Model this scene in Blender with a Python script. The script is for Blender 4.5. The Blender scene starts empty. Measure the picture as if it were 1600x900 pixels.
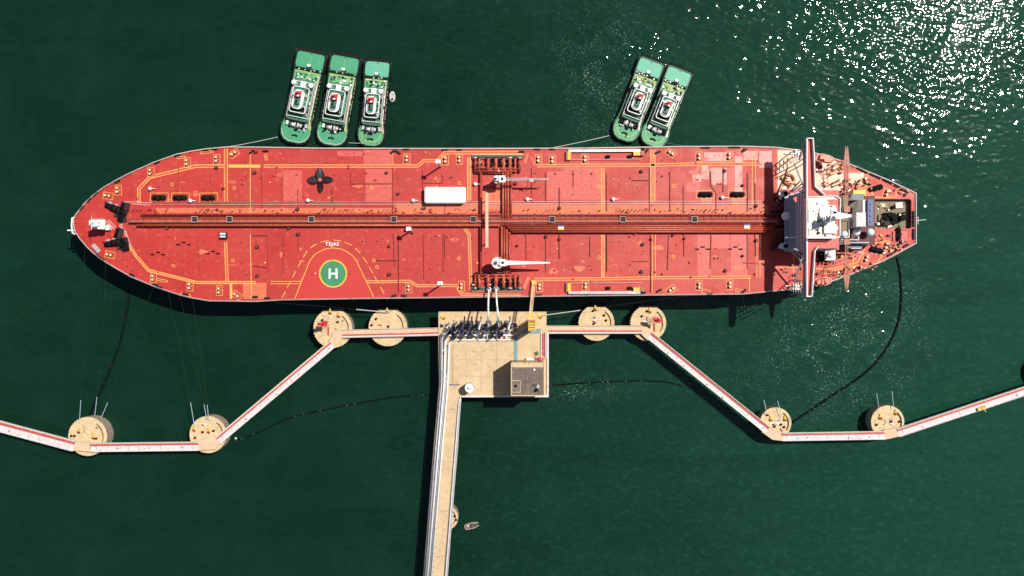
import bpy, math, random
from mathutils import Vector
random.seed(7)
sc = bpy.context.scene
C = sc.collection

# ------------------------------------------------------------------ camera, light, exposure
CAM_H = 470.0                    # drone height above the sea
DECK = 24.0                      # tanker main deck height above the sea
K = 0.253 / (CAM_H - DECK)       # metres per photo pixel per metre of distance
cam_d = bpy.data.cameras.new('camera'); cam = bpy.data.objects.new('camera', cam_d); C.objects.link(cam)
cam.location = (0, 0, CAM_H); cam.rotation_euler = (0, 0, 0)
cam_d.sensor_width = 36.0; cam_d.lens = 36.0 / (1600 * K); cam_d.clip_start = 1; cam_d.clip_end = 30000
sc.camera = cam
ZEN = math.radians(25.3); AZX, AZY = 0.836, 0.549
world = bpy.data.worlds.new('World'); sc.world = world; world.use_nodes = True
nt = world.node_tree
bg = nt.nodes['Background']; sky = nt.nodes.new('ShaderNodeTexSky'); sky.sky_type = 'NISHITA'; sky.sun_disc = False
sky.sun_elevation = math.pi/2 - ZEN; sky.sun_rotation = math.atan2(AZX, AZY)
nt.links.new(sky.outputs[0], bg.inputs[0]); bg.inputs[1].default_value = 0.06
sun_d = bpy.data.lights.new('sun', 'SUN'); sun_d.energy = 4.6; sun_d.angle = math.radians(0.5); sun_d.color = (1, 0.955, 0.88)
sun = bpy.data.objects.new('sun', sun_d); C.objects.link(sun)
sun.rotation_euler = Vector((-AZX*math.sin(ZEN), -AZY*math.sin(ZEN), -math.cos(ZEN))).to_track_quat('-Z', 'Y').to_euler()
sun.location = (150, 100, 300)
sc.view_settings.view_transform = 'Standard'; sc.view_settings.look = 'None'
sc.view_settings.exposure = 0.0; sc.view_settings.gamma = 1.0; sc.view_settings.use_curve_mapping = False
sc.render.engine = 'CYCLES'

def P(px, py, z=DECK):
    """photo measurement (1600x900) of a point known to lie at height z -> its place in metres"""
    s = K * (CAM_H - z)
    return ((px - 800) * s, (450 - py) * s, z)
def M(n, z=DECK): return n * K * (CAM_H - z)

# ------------------------------------------------------------------ materials
MATS = {}
def mat(name, col, rough=0.55, metal=0.0, var=0.12, scale=0.35, bump=0.0, dirt=None, dirt_amt=0.0, spec=0.5):
    if name in MATS: return MATS[name]
    m = bpy.data.materials.new(name); m.use_nodes = True; n = m.node_tree.nodes; l = m.node_tree.links
    b = n['Principled BSDF']; b.inputs['Roughness'].default_value = rough; b.inputs['Metallic'].default_value = metal
    b.inputs['Specular IOR Level'].default_value = spec
    g = n.new('ShaderNodeNewGeometry')
    t = n.new('ShaderNodeTexNoise'); t.inputs['Scale'].default_value = scale; t.inputs['Detail'].default_value = 8; t.inputs['Roughness'].default_value = 0.65
    l.new(g.outputs['Position'], t.inputs['Vector'])
    mr = n.new('ShaderNodeMapRange'); mr.inputs['From Min'].default_value = 0.3; mr.inputs['From Max'].default_value = 0.7
    mr.inputs['To Min'].default_value = 1 - var; mr.inputs['To Max'].default_value = 1 + var
    l.new(t.outputs['Fac'], mr.inputs['Value'])
    mx = n.new('ShaderNodeMix'); mx.data_type = 'RGBA'; mx.blend_type = 'MULTIPLY'; mx.inputs['Factor'].default_value = 1
    mx.inputs['A'].default_value = (*col, 1); l.new(mr.outputs[0], mx.inputs['B'])
    out = mx.outputs['Result']
    if dirt:
        t2 = n.new('ShaderNodeTexNoise'); t2.inputs['Scale'].default_value = scale*2.3; t2.inputs['Detail'].default_value = 10
        l.new(g.outputs['Position'], t2.inputs['Vector'])
        m2 = n.new('ShaderNodeMapRange'); m2.inputs['From Min'].default_value = 0.5; m2.inputs['From Max'].default_value = 0.72
        m2.inputs['To Max'].default_value = dirt_amt; l.new(t2.outputs['Fac'], m2.inputs['Value'])
        mx2 = n.new('ShaderNodeMix'); mx2.data_type = 'RGBA'; l.new(m2.outputs[0], mx2.inputs['Factor'])
        l.new(out, mx2.inputs['A']); mx2.inputs['B'].default_value = (*dirt, 1); out = mx2.outputs['Result']
    l.new(out, b.inputs['Base Color'])
    if bump:
        bp = n.new('ShaderNodeBump'); bp.inputs['Strength'].default_value = bump; bp.inputs['Distance'].default_value = 0.1
        l.new(t.outputs['Fac'], bp.inputs['Height']); l.new(bp.outputs[0], b.inputs['Normal'])
    MATS[name] = m; return m
RUST = (0.20, 0.06, 0.03)
mat('gunwale', (0.52, 0.42, 0.40), 0.5, dirt=(0.35, 0.12, 0.08), dirt_amt=0.5)
mat('hull_side', (0.03, 0.03, 0.035), 0.5)
mat('hull_boot', (0.30, 0.05, 0.04), 0.6)
mat('line_yellow', (0.86, 0.50, 0.10), 0.6, var=0.25, scale=1.5, dirt=(0.62, 0.12, 0.07), dirt_amt=0.7)
mat('line_white', (0.78, 0.60, 0.58), 0.6, var=0.2, dirt=(0.62, 0.10, 0.07), dirt_amt=0.6)
mat('walk_orange', (0.62, 0.10, 0.045), 0.6, var=0.2, dirt=(0.60, 0.07, 0.05), dirt_amt=0.6)
mat('walk_worn', (0.66, 0.17, 0.07), 0.6, var=0.2, dirt=(0.66, 0.10, 0.06), dirt_amt=0.9)
mat('pipe_red', (0.44, 0.055, 0.038), 0.45, var=0.3, scale=.9, dirt=RUST, dirt_amt=0.8)
mat('pipe_orange', (0.52, 0.11, 0.055), 0.45, var=0.3, scale=.9, dirt=RUST, dirt_amt=0.8)
mat('pipe_dark', (0.12, 0.03, 0.025), 0.5, var=0.3)
mat('catwalk', (0.44, 0.085, 0.05), 0.7, var=0.25)
mat('pipe_pale', (0.66, 0.42, 0.40), 0.4, var=0.2)
mat('white', (0.80, 0.79, 0.76), 0.45, var=0.05, dirt=(0.45, 0.38, 0.30), dirt_amt=0.3)
mat('white_clean', (0.82, 0.82, 0.81), 0.4, var=0.02)
mat('cream', (0.78, 0.72, 0.60), 0.5, var=0.1, dirt=(0.4, 0.22, 0.12), dirt_amt=0.35)
mat('grey_paint', (0.42, 0.43, 0.47), 0.5, var=0.1)
mat('super_front', (0.78, 0.78, 0.83), 0.5, var=0.08, dirt=(0.4, 0.3, 0.3), dirt_amt=0.25)
mat('deck_red2', (0.60, 0.10, 0.075), 0.55, var=0.15, dirt=(0.55, 0.22, 0.14), dirt_amt=0.5)
mat('black', (0.006, 0.006, 0.008), 0.7, var=0.3, spec=0.12)
mat('dark_steel', (0.028, 0.022, 0.022), 0.6, var=0.4, dirt=RUST, dirt_amt=0.25, spec=0.25)
mat('rubber', (0.010, 0.010, 0.011), 0.85, var=0.3, scale=1.2, spec=0.2)
mat('bollard_top', (0.72, 0.55, 0.34), 0.5, var=0.15)
mat('yellow', (0.80, 0.48, 0.05), 0.5, var=0.12)
mat('fire_red', (0.60, 0.03, 0.03), 0.45, var=0.12)
mat('stripe_red', (0.52, 0.055, 0.05), 0.6, var=0.15, dirt=(0.5, 0.25, 0.2), dirt_amt=0.4)
mat('derrick', (0.58, 0.47, 0.34), 0.5, var=.15, dirt=(0.6, 0.35, 0.32), dirt_amt=.8)
mat('wing_red', (0.52, 0.085, 0.06), 0.55, var=.15, dirt=(0.45, 0.05, 0.035), dirt_amt=.7)
mat('pale_grey', (0.55, 0.45, 0.40), 0.5)
mat('blue', (0.022, 0.045, 0.17), 0.45, var=0.1)
mat('teal_dark', (0.02, 0.05, 0.08), 0.4)
mat('heli_green', (0.035, 0.24, 0.10), 0.55, var=0.14, dirt=(0.10, 0.24, 0.12), dirt_amt=0.5)
mat('heli_red', (0.54, 0.030, 0.020), 0.55, var=0.06)
mat('heli_yellow', (0.80, 0.50, 0.05), 0.55, var=0.1, scale=.8, dirt=(0.62, 0.12, 0.05), dirt_amt=0.6)
mat('bronze_dark', (0.045, 0.04, 0.042), 0.45, 0.3, var=0.4)
mat('olive', (0.22, 0.17, 0.11), 0.7, var=0.2, scale=0.8)
mat('maroon', (0.10, 0.015, 0.015), 0.6)
mat('lifeboat', (0.80, 0.15, 0.06), 0.4, var=0.06)
mat('brown_steel', (0.36, 0.12, 0.06), 0.5, var=0.2, dirt=RUST, dirt_amt=0.4)
mat('dome', (0.70, 0.76, 0.80), 0.4, var=0.03)
mat('glass', (0.02, 0.04, 0.05), 0.1, var=0.1)
mat('rope', (0.55, 0.53, 0.46), 0.8, var=0.2)
mat('rope_tail', (0.45, 0.55, 0.66), 0.8, var=0.2)
mat('wire', (0.03, 0.05, 0.03), 0.7, var=0.2)
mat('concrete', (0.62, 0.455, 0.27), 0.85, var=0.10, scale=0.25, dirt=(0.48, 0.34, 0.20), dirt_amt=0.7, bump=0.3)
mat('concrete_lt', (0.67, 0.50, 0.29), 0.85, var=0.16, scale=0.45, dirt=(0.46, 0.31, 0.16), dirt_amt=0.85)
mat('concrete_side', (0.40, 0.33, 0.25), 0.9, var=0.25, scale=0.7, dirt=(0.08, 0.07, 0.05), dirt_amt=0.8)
mat('walk_white', (0.68, 0.63, 0.62), 0.65, var=0.12, scale=.5, dirt=(0.42, 0.31, 0.28), dirt_amt=0.7)
mat('walk_tan', (0.66, 0.47, 0.31), 0.7, var=0.1)
mat('roof_brown', (0.17, 0.125, 0.105), 0.85, var=0.35, scale=0.7, dirt=(0.34, 0.28, 0.22), dirt_amt=0.5)
mat('teal_path', (0.16, 0.30, 0.32), 0.7, var=0.15)
mat('galv', (0.58, 0.57, 0.58), 0.35, 0.4, var=0.2)
mat('galv_dark', (0.16, 0.14, 0.14), 0.6, 0.2, var=0.4)
mat('arm_blue', (0.05, 0.06, 0.10), 0.5, var=0.3)
mat('tug_green', (0.045, 0.32, 0.16), 0.5, var=0.12, dirt=(0.10, 0.26, 0.13), dirt_amt=0.5)
mat('tug_mid', (0.030, 0.17, 0.085), 0.6, var=0.25, scale=1.0, dirt=(0.01, 0.04, 0.03), dirt_amt=0.6)
mat('tug_green2', (0.10, 0.38, 0.13), 0.55, var=0.15, dirt=(0.02, 0.12, 0.08), dirt_amt=0.5)
mat('tug_teal', (0.10, 0.42, 0.27), 0.5, var=0.06)
mat('tug_lime', (0.30, 0.42, 0.11), 0.55, var=0.2, dirt=(0.1, 0.35, 0.12), dirt_amt=0.6)
mat('tug_peach', (0.62, 0.42, 0.26), 0.55, var=0.15)
mat('tug_dark', (0.006, 0.015, 0.015), 0.6, spec=0.2)
mat('boom', (0.004, 0.007, 0.007), 0.8, spec=0.08)
mat('pale_wear', (0.70, 0.30, 0.26), 0.5, var=0.25, scale=0.28, dirt=(0.60, 0.085, 0.05), dirt_amt=1.0)
mat('pink_plate', (0.60, 0.085, 0.062), 0.5, var=0.14, scale=0.5, dirt=(0.66, 0.20, 0.16), dirt_amt=0.45)
mat('painted_sheen', (0.72, 0.40, 0.26), 0.4, var=0.15, scale=0.3, dirt=(0.85, 0.66, 0.52), dirt_amt=0.8)  # pale cream colour standing in for the bright sheen by the bridge
mat('orange_wear', (0.68, 0.16, 0.07), 0.55, var=0.2, scale=0.6, dirt=(0.60, 0.07, 0.05), dirt_amt=0.7)

mat('rust_stain', (0.30, 0.07, 0.03), 0.7, dirt=(0.55, 0.06, 0.04), dirt_amt=.8, scale=1.2)
mat('dark_stain', (0.24, 0.03, 0.025), 0.6, dirt=(0.52, 0.05, 0.035), dirt_amt=.9, scale=1.2)
def deck_material():
    m = bpy.data.materials.new('deck_red'); m.use_nodes = True; n = m.node_tree.nodes; l = m.node_tree.links
    b = n['Principled BSDF']; b.inputs['Roughness'].default_value = 0.48; b.inputs['Specular IOR Level'].default_value = 0.35
    g = n.new('ShaderNodeNewGeometry')
    def noise(scale, det=6):
        t = n.new('ShaderNodeTexNoise'); t.inputs['Scale'].default_value = scale; t.inputs['Detail'].default_value = det
        l.new(g.outputs['Position'], t.inputs['Vector']); return t.outputs['Fac']
    def rng(v, a, b_, c, d):
        r = n.new('ShaderNodeMapRange'); l.new(v, r.inputs[0])
        for i, q in enumerate((a, b_, c, d)): r.inputs[i+1].default_value = q
        return r.outputs[0]
    def mix(f, a, bb, mode='MIX'):
        x = n.new('ShaderNodeMix'); x.data_type = 'RGBA'; x.blend_type = mode
        if isinstance(f, float): x.inputs['Factor'].default_value = f
        else: l.new(f, x.inputs['Factor'])
        for k, q in (('A', a), ('B', bb)):
            if isinstance(q, tuple): x.inputs[k].default_value = (*q, 1)
            else: l.new(q, x.inputs[k])
        return x.outputs['Result']
    sep = n.new('ShaderNodeSeparateXYZ'); l.new(g.outputs['Position'], sep.inputs[0])
    sheen_fade = rng(sep.outputs[0], -60, 120, 0, 1)          # deck colour pales aft: sun sheen and haze painted in
    base = mix(sheen_fade, (0.52, 0.031, 0.027), (0.575, 0.066, 0.044))
    br = n.new('ShaderNodeTexBrick'); l.new(g.outputs['Position'], br.inputs['Vector'])
    br.inputs['Scale'].default_value = 1.0; br.inputs['Brick Width'].default_value = 13.0; br.inputs['Row Height'].default_value = 3.4
    br.inputs['Mortar Size'].default_value = 0.05; br.inputs['Color1'].default_value = (1, 1, 1, 1); br.inputs['Color2'].default_value = (0.86, 0.88, 0.88, 1)
    br.inputs['Mortar'].default_value = (0.60, 0.50, 0.50, 1); br.inputs['Bias'].default_value = -0.3
    base = mix(0.85, base, br.outputs['Color'], 'MULTIPLY')
    b2 = n.new('ShaderNodeTexBrick'); m3 = n.new('ShaderNodeMapping'); m3.inputs['Rotation'].default_value = (0, 0, 1.5708); l.new(g.outputs['Position'], m3.inputs[0]); l.new(m3.outputs[0], b2.inputs['Vector'])
    b2.inputs['Scale'].default_value = 1.0; b2.inputs['Brick Width'].default_value = 27.0; b2.inputs['Row Height'].default_value = 5.3; b2.inputs['Mortar Size'].default_value = 0.06; b2.inputs['Bias'].default_value = 0.2
    b2.inputs['Color1'].default_value = (1, 1, 1, 1); b2.inputs['Color2'].default_value = (0.9, 0.86, 0.86, 1); b2.inputs['Mortar'].default_value = (0.62, 0.5, 0.5, 1)
    base = mix(0.7, base, b2.outputs['Color'], 'MULTIPLY')
    ms_ = n.new('ShaderNodeMapping'); ms_.inputs['Scale'].default_value = (0.10, 1.1, 1); l.new(g.outputs['Position'], ms_.inputs[0])
    ws = n.new('ShaderNodeTexNoise'); ws.inputs['Scale'].default_value = 1; ws.inputs['Detail'].default_value = 9; l.new(ms_.outputs[0], ws.inputs['Vector'])
    base = mix(rng(ws.outputs['Fac'], 0.52, 0.68, 0, 0.6), base, (0.40, 0.050, 0.026))
    base = mix(rng(noise(0.09, 9), 0.54, 0.68, 0, 0.7), base, (0.43, 0.048, 0.032))
    big = rng(noise(0.035), 0.35, 0.7, 0.0, 0.5)
    base = mix(big, base, (0.57, 0.058, 0.042))
    w = n.new('ShaderNodeTexNoise'); mp = n.new('ShaderNodeMapping'); mp.inputs['Scale'].default_value = (0.9, 0.12, 1)
    l.new(g.outputs['Position'], mp.inputs[0]); l.new(mp.outputs[0], w.inputs['Vector']); w.inputs['Scale'].default_value = 1; w.inputs['Detail'].default_value = 8
    base = mix(rng(w.outputs['Fac'], 0.52, 0.75, 0, 0.55), base, (0.38, 0.035, 0.025))
    base = mix(rng(noise(0.5, 12), 0.56, 0.75, 0, 0.4), base, (0.72, 0.18, 0.12))
    base = mix(rng(noise(1.8, 6), 0.58, 0.72, 0, 0.55), base, (0.30, 0.03, 0.025))
    l.new(base, b.inputs['Base Color'])
    l.new(rng(noise(0.15), 0.3, 0.7, 0.38, 0.6), b.inputs['Roughness'])
    MATS['deck_red'] = m
deck_material()

def water_material():
    m = bpy.data.materials.new('sea_water'); m.use_nodes = True; n = m.node_tree.nodes; l = m.node_tree.links
    n.remove(n['Principled BSDF']); b = n.new('ShaderNodeBsdfDiffuse'); gl = n.new('ShaderNodeBsdfGlossy'); gl.distribution = 'BECKMANN'; gl.inputs['Roughness'].default_value = GLOSS; gl2 = n.new('ShaderNodeBsdfGlossy'); gl2.distribution = 'BECKMANN'; gl2.inputs['Roughness'].default_value = 0.16
    mg = n.new('ShaderNodeMixShader'); mg.inputs[0].default_value = 0.03; l.new(gl.outputs[0], mg.inputs[1]); l.new(gl2.outputs[0], mg.inputs[2])
    fr = n.new('ShaderNodeFresnel'); fr.inputs['IOR'].default_value = 1.33; ms = n.new('ShaderNodeMixShader')
    l.new(fr.outputs[0], ms.inputs[0]); l.new(b.outputs[0], ms.inputs[1]); l.new(mg.outputs[0], ms.inputs[2]); l.new(ms.outputs[0], n['Material Output'].inputs['Surface'])
    g = n.new('ShaderNodeNewGeometry')
    def noise(scale, det=4, stretch=None, rough=0.55, dist=0.0):
        t = n.new('ShaderNodeTexNoise'); t.inputs['Scale'].default_value = scale; t.inputs['Detail'].default_value = det
        t.inputs['Roughness'].default_value = rough; t.inputs['Distortion'].default_value = dist
        if stretch:
            mp = n.new('ShaderNodeMapping'); mp.inputs['Scale'].default_value = stretch[:3]; mp.inputs['Rotation'].default_value = (0, 0, stretch[3])
            l.new(g.outputs['Position'], mp.inputs[0]); l.new(mp.outputs[0], t.inputs['Vector'])
        else: l.new(g.outputs['Position'], t.inputs['Vector'])
        return t.outputs['Fac']
    def math_(op, a, c):
        x = n.new('ShaderNodeMath'); x.operation = op
        for i, q in enumerate((a, c)):
            if isinstance(q, (int, float)): x.inputs[i].default_value = q
            else: l.new(q, x.inputs[i])
        return x.outputs[0]
    def rng(v, a, b_, c, d):
        r = n.new('ShaderNodeMapRange'); l.new(v, r.inputs[0])
        for i, q in enumerate((a, b_, c, d)): r.inputs[i+1].default_value = q
        return r.outputs[0]
    def spot(px, py, rx, ry, rot=0.0):          # an area of choppier water
        x, y, _ = P(px, py, 0)
        mp = n.new('ShaderNodeMapping'); mp.vector_type = 'TEXTURE'; mp.inputs['Location'].default_value = (x, y, 0); mp.inputs['Rotation'].default_value = (0, 0, rot)
        mp.inputs['Scale'].default_value = (M(rx, 0), M(ry, 0), 1e4); l.new(g.outputs['Position'], mp.inputs[0])
        gr = n.new('ShaderNodeVectorMath'); gr.operation = 'LENGTH'; l.new(mp.outputs[0], gr.inputs[0])
        return rng(gr.outputs['Value'], 0.35, 1.0, 1, 0)
    wide = noise(0.011, 3); mid = noise(0.05, 5, dist=1.0)
    col = n.new('ShaderNodeMix'); col.data_type = 'RGBA'; l.new(rng(wide, 0.35, 0.65, 0, 1), col.inputs['Factor'])
    col.inputs['A'].default_value = (0.0036, 0.0215, 0.0112, 1); col.inputs['B'].default_value = (0.0044, 0.0258, 0.0137, 1)
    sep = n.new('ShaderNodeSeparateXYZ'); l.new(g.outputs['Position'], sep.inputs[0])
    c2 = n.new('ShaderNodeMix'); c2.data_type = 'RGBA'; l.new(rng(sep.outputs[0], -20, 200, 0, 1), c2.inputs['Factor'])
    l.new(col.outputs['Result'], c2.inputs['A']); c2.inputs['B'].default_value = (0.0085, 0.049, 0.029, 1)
    c3 = n.new('ShaderNodeMix'); c3.data_type = 'RGBA'; l.new(rng(mid, 0.45, 0.75, 0, 0.2), c3.inputs['Factor'])
    l.new(c2.outputs['Result'], c3.inputs['A']); c3.inputs['B'].default_value = (0.013, 0.052, 0.036, 1)
    rip = noise(0.30, 4, (1.0, 1.7, 1, 0.7), 0.7)  # ripple light painted into the water colour, stronger to the right
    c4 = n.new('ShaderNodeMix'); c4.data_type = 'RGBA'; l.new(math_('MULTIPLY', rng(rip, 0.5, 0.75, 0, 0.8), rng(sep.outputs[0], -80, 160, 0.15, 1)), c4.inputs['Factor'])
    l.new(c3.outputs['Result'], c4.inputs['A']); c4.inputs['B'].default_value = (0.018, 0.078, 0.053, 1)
    fo = noise(1.1, 5, (1.0, 1.5, 1, 0.7), 0.7, 0.5); fc_ = noise(0.09, 3, dist=1.0)      # flecks of foam in the disturbed water
    msk = math_('ADD', spot(1335, 530, 140, 175, -0.5), math_('ADD', math_('MULTIPLY', spot(905, 610, 75, 35), .7), math_('ADD', math_('MULTIPLY', spot(955, 120, 110, 150, .3), .9), math_('MULTIPLY', spot(1180, 560, 130, 120), .2))))
    fm_ = math_('MULTIPLY', math_('MULTIPLY', rng(fo, 0.565, 0.65, 0, 1), rng(fc_, 0.42, 0.6, 0, 1)), msk)
    c5 = n.new('ShaderNodeMix'); c5.data_type = 'RGBA'; l.new(math_('MULTIPLY', fm_, 0.8), c5.inputs['Factor'])
    l.new(c4.outputs['Result'], c5.inputs['A']); c5.inputs['B'].default_value = (0.34, 0.50, 0.44, 1)
    wk = noise(0.05, 5, (0.35, 1.6, 1, 0.5), 0.6, 0.8)                                    # long wind streaks
    c6 = n.new('ShaderNodeMix'); c6.data_type = 'RGBA'; c6.blend_type = 'MULTIPLY'; c6.inputs['Factor'].default_value = 1
    l.new(c5.outputs['Result'], c6.inputs['A']); l.new(rng(wk, 0.35, 0.65, 0.90, 1.10), c6.inputs['B'])
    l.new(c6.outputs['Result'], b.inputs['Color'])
    h1 = noise(0.13, 1.5, (1.0, 1.6, 1, 0.9)); h2 = noise(0.36, 0.6, (1.0, 1.5, 1, 0.5), 0.4); h3 = noise(0.9, 0)
    gust = rng(noise(0.022, 4, dist=0.8), 0.32, 0.68, 0.45, 1.35)
    rough = math_('ADD', math_('MULTIPLY', spot(950, 100, 120, 150, 0.3), 1.9), math_('MULTIPLY', spot(1340, 540, 130, 170, -0.5), 0.6))
    rough = math_('ADD', rough, math_('MULTIPLY', spot(1330, -10, 640, 280, -0.12), 1.15))
    amp = math_('MULTIPLY', math_('ADD', rough, 1.0), gust)
    h = math_('ADD', math_('MULTIPLY', h1, 0.9), math_('ADD', math_('MULTIPLY', h2, 0.55), math_('MULTIPLY', h3, 0.05)))
    h = math_('MULTIPLY', h, amp)
    bp = n.new('ShaderNodeBump'); bp.inputs['Strength'].default_value = 1.0; bp.inputs['Distance'].default_value = WAVE
    l.new(h, bp.inputs['Height']); l.new(bp.outputs[0], b.inputs['Normal']); l.new(bp.outputs[0], gl.inputs['Normal']); l.new(bp.outputs[0], gl2.inputs['Normal'])
    MATS['water'] = m
WAVE = 0.24; GLOSS = 0.056
water_material()

# ------------------------------------------------------------------ mesh builder
class MB:
    def __init__(s): s.v = []; s.f = []; s.mi = []; s.mn = []; s.sm = []
    def add(s, vs, fs, m, smooth=False):
        if m not in s.mn: s.mn.append(m)
        k = s.mn.index(m); o = len(s.v); s.v += [tuple(map(float, q)) for q in vs]
        for f in fs: s.f.append([i + o for i in f]); s.mi.append(k); s.sm.append(smooth)
        return s
    def box(s, c, size, m, rz=0.0, top=None):
        """c = centre of the base"""
        x, y, z = c; a, b, h = size[0]/2, size[1]/2, size[2]; cs, sn = math.cos(rz), math.sin(rz)
        q = [(x + u*cs - w*sn, y + u*sn + w*cs) for u, w in ((-a, -b), (a, -b), (a, b), (-a, b))]
        return s.prism(q, z, z + h, m, top)
    def prism(s, poly, z0, z1, m, top=None):
        n = len(poly)
        A = sum(poly[i][0]*poly[(i+1) % n][1] - poly[(i+1) % n][0]*poly[i][1] for i in range(n))
        if A < 0: poly = poly[::-1]
        vs = [(p[0], p[1], z0) for p in poly] + [(p[0], p[1], z1) for p in poly]
        fs = [[i, (i+1) % n, n + (i+1) % n, n + i] for i in range(n)]
        s.add(vs, fs + [list(range(n))[::-1]], m)
        s.add([(p[0], p[1], z1) for p in poly], [list(range(n))], top or m)
        return s
    def frustum(s, p0, z0, p1, z1, m, top=None):
        n = len(p0)
        s.add([(p[0], p[1], z0) for p in p0] + [(p[0], p[1], z1) for p in p1], [[i, (i+1) % n, n+(i+1) % n, n+i] for i in range(n)], m)
        s.add([(p[0], p[1], z1) for p in p1], [list(range(n))], top or m); return s
    def cyl(s, c, r, h, m, seg=14, r2=None, top=None):
        x, y, z = c; r2 = r if r2 is None else r2
        ring = lambda q: [(x + q*math.cos(2*math.pi*i/seg), y + q*math.sin(2*math.pi*i/seg)) for i in range(seg)]
        return s.frustum(ring(r), z, ring(r2), z + h, m, top)
    def tube(s, pts, r, m, seg=6, cap=True):
        pts = [Vector(p) for p in pts]; n = len(pts); rings = []
        for i, p in enumerate(pts):
            d = (pts[min(i+1, n-1)] - pts[max(i-1, 0)]).normalized()
            up = Vector((0, 0, 1)) if abs(d.z) < 0.9 else Vector((1, 0, 0))
            a = d.cross(up).normalized(); b = a.cross(d)
            k = 1.0
            if 0 < i < n-1:
                c = (pts[i]-pts[i-1]).normalized().dot(d); k = 1/max(c, 0.6)
            rings.append([p + (a*math.cos(t)*k + b*math.sin(t)) * r for t in (2*math.pi*j/seg for j in range(seg))])
        vs = [tuple(q) for rr in rings for q in rr]
        fs = [[i*seg+j, i*seg+(j+1) % seg, (i+1)*seg+(j+1) % seg, (i+1)*seg+j] for i in range(n-1) for j in range(seg)]
        if cap: fs += [list(range(seg))[::-1], [(n-1)*seg + j for j in range(seg)]]
        return s.add(vs, fs, m, seg > 6)
    def beam(s, a, b, w, h, m):
        a, b = Vector(a), Vector(b); d = (b-a).normalized(); up = Vector((0, 0, 1)) if abs(d.z) < 0.95 else Vector((1, 0, 0))
        u = d.cross(up).normalized()*w/2; q = u.cross(d).normalized()*h/2
        vs = [a-u-q, a+u-q, a+u+q, a-u+q, b-u-q, b+u-q, b+u+q, b-u+q]
        return s.add(vs, [[0,1,2,3],[7,6,5,4],[0,4,5,1],[1,5,6,2],[2,6,7,3],[3,7,4,0]], m)
    def strip(s, path, w, z, m, closed=False):
        L = offset(path, w/2, closed); R = offset(path, -w/2, closed); n = len(path)
        vs = [(p[0], p[1], z) for p in L] + [(p[0], p[1], z) for p in R]
        rg = range(n) if closed else range(n-1)
        return s.add(vs, [[i, (i+1) % n, n + (i+1) % n, n + i][::-1] for i in rg], m)
    def ring(s, poly, t, z0, z1, m, closed=True, top=None):
        """an upright wall of thickness t along a path"""
        A = offset(poly, t/2, closed); B = offset(poly, -t/2, closed); n = len(poly)
        vs = [(p[0], p[1], z0) for p in A] + [(p[0], p[1], z0) for p in B] + [(p[0], p[1], z1) for p in A] + [(p[0], p[1], z1) for p in B]
        fs = []; tp = []
        for i in (range(n) if closed else range(n-1)):
            j = (i+1) % n
            fs += [[i, j, 2*n+j, 2*n+i], [n+j, n+i, 3*n+i, 3*n+j]]; tp += [[2*n+i, 2*n+j, 3*n+j, 3*n+i]]
        if not closed: fs += [[0, 2*n, 3*n, n], [n-1, 2*n-1, 4*n-1, 3*n-1]]
        s.add(vs, fs, m); return s.add(vs, tp, top or m)
    def dome(s, c, r, m, h=None, seg=14, rows=5, full=False):
        x, y, z = c; h = h or r; vs = []; fs = []; lo = -rows if full else 0
        for i in range(lo, rows+1):
            a = math.pi/2*i/rows
            vs += [(x + r*math.cos(a)*math.cos(2*math.pi*j/seg), y + r*math.cos(a)*math.sin(2*math.pi*j/seg), z + h*math.sin(a)) for j in range(seg)]
        for i in range(rows - lo):
            fs += [[i*seg+j, i*seg+(j+1) % seg, (i+1)*seg+(j+1) % seg, (i+1)*seg+j] for j in range(seg)]
        return s.add(vs, fs, m, True)
    def torus(s, c, R, r, m, axis='z', rz=0.0, seg=16, sub=6):
        vs = []; fs = []
        for i in range(seg):
            a = 2*math.pi*i/seg
            for j in range(sub):
                b = 2*math.pi*j/sub; q = R + r*math.cos(b)
                p = (q*math.cos(a), q*math.sin(a), r*math.sin(b))
                if axis == 'x': p = (p[2], p[0], p[1])
                p = (p[0]*math.cos(rz) - p[1]*math.sin(rz), p[0]*math.sin(rz) + p[1]*math.cos(rz), p[2])
                vs.append((c[0]+p[0], c[1]+p[1], c[2]+p[2]))
        for i in range(seg):
            for j in range(sub): fs.append([i*sub+j, ((i+1) % seg)*sub+j, ((i+1) % seg)*sub+(j+1) % sub, i*sub+(j+1) % sub])
        return s.add(vs, fs, m, True)
    def mesh(s, name, org=(0, 0, 0)):
        me = bpy.data.meshes.new(name)
        me.from_pydata([(a-org[0], b-org[1], c-org[2]) for a, b, c in s.v], [], s.f)
        for q in s.mn: me.materials.append(MATS[q])
        me.polygons.foreach_set('material_index', s.mi); me.polygons.foreach_set('use_smooth', s.sm); me.update(); return me

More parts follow.
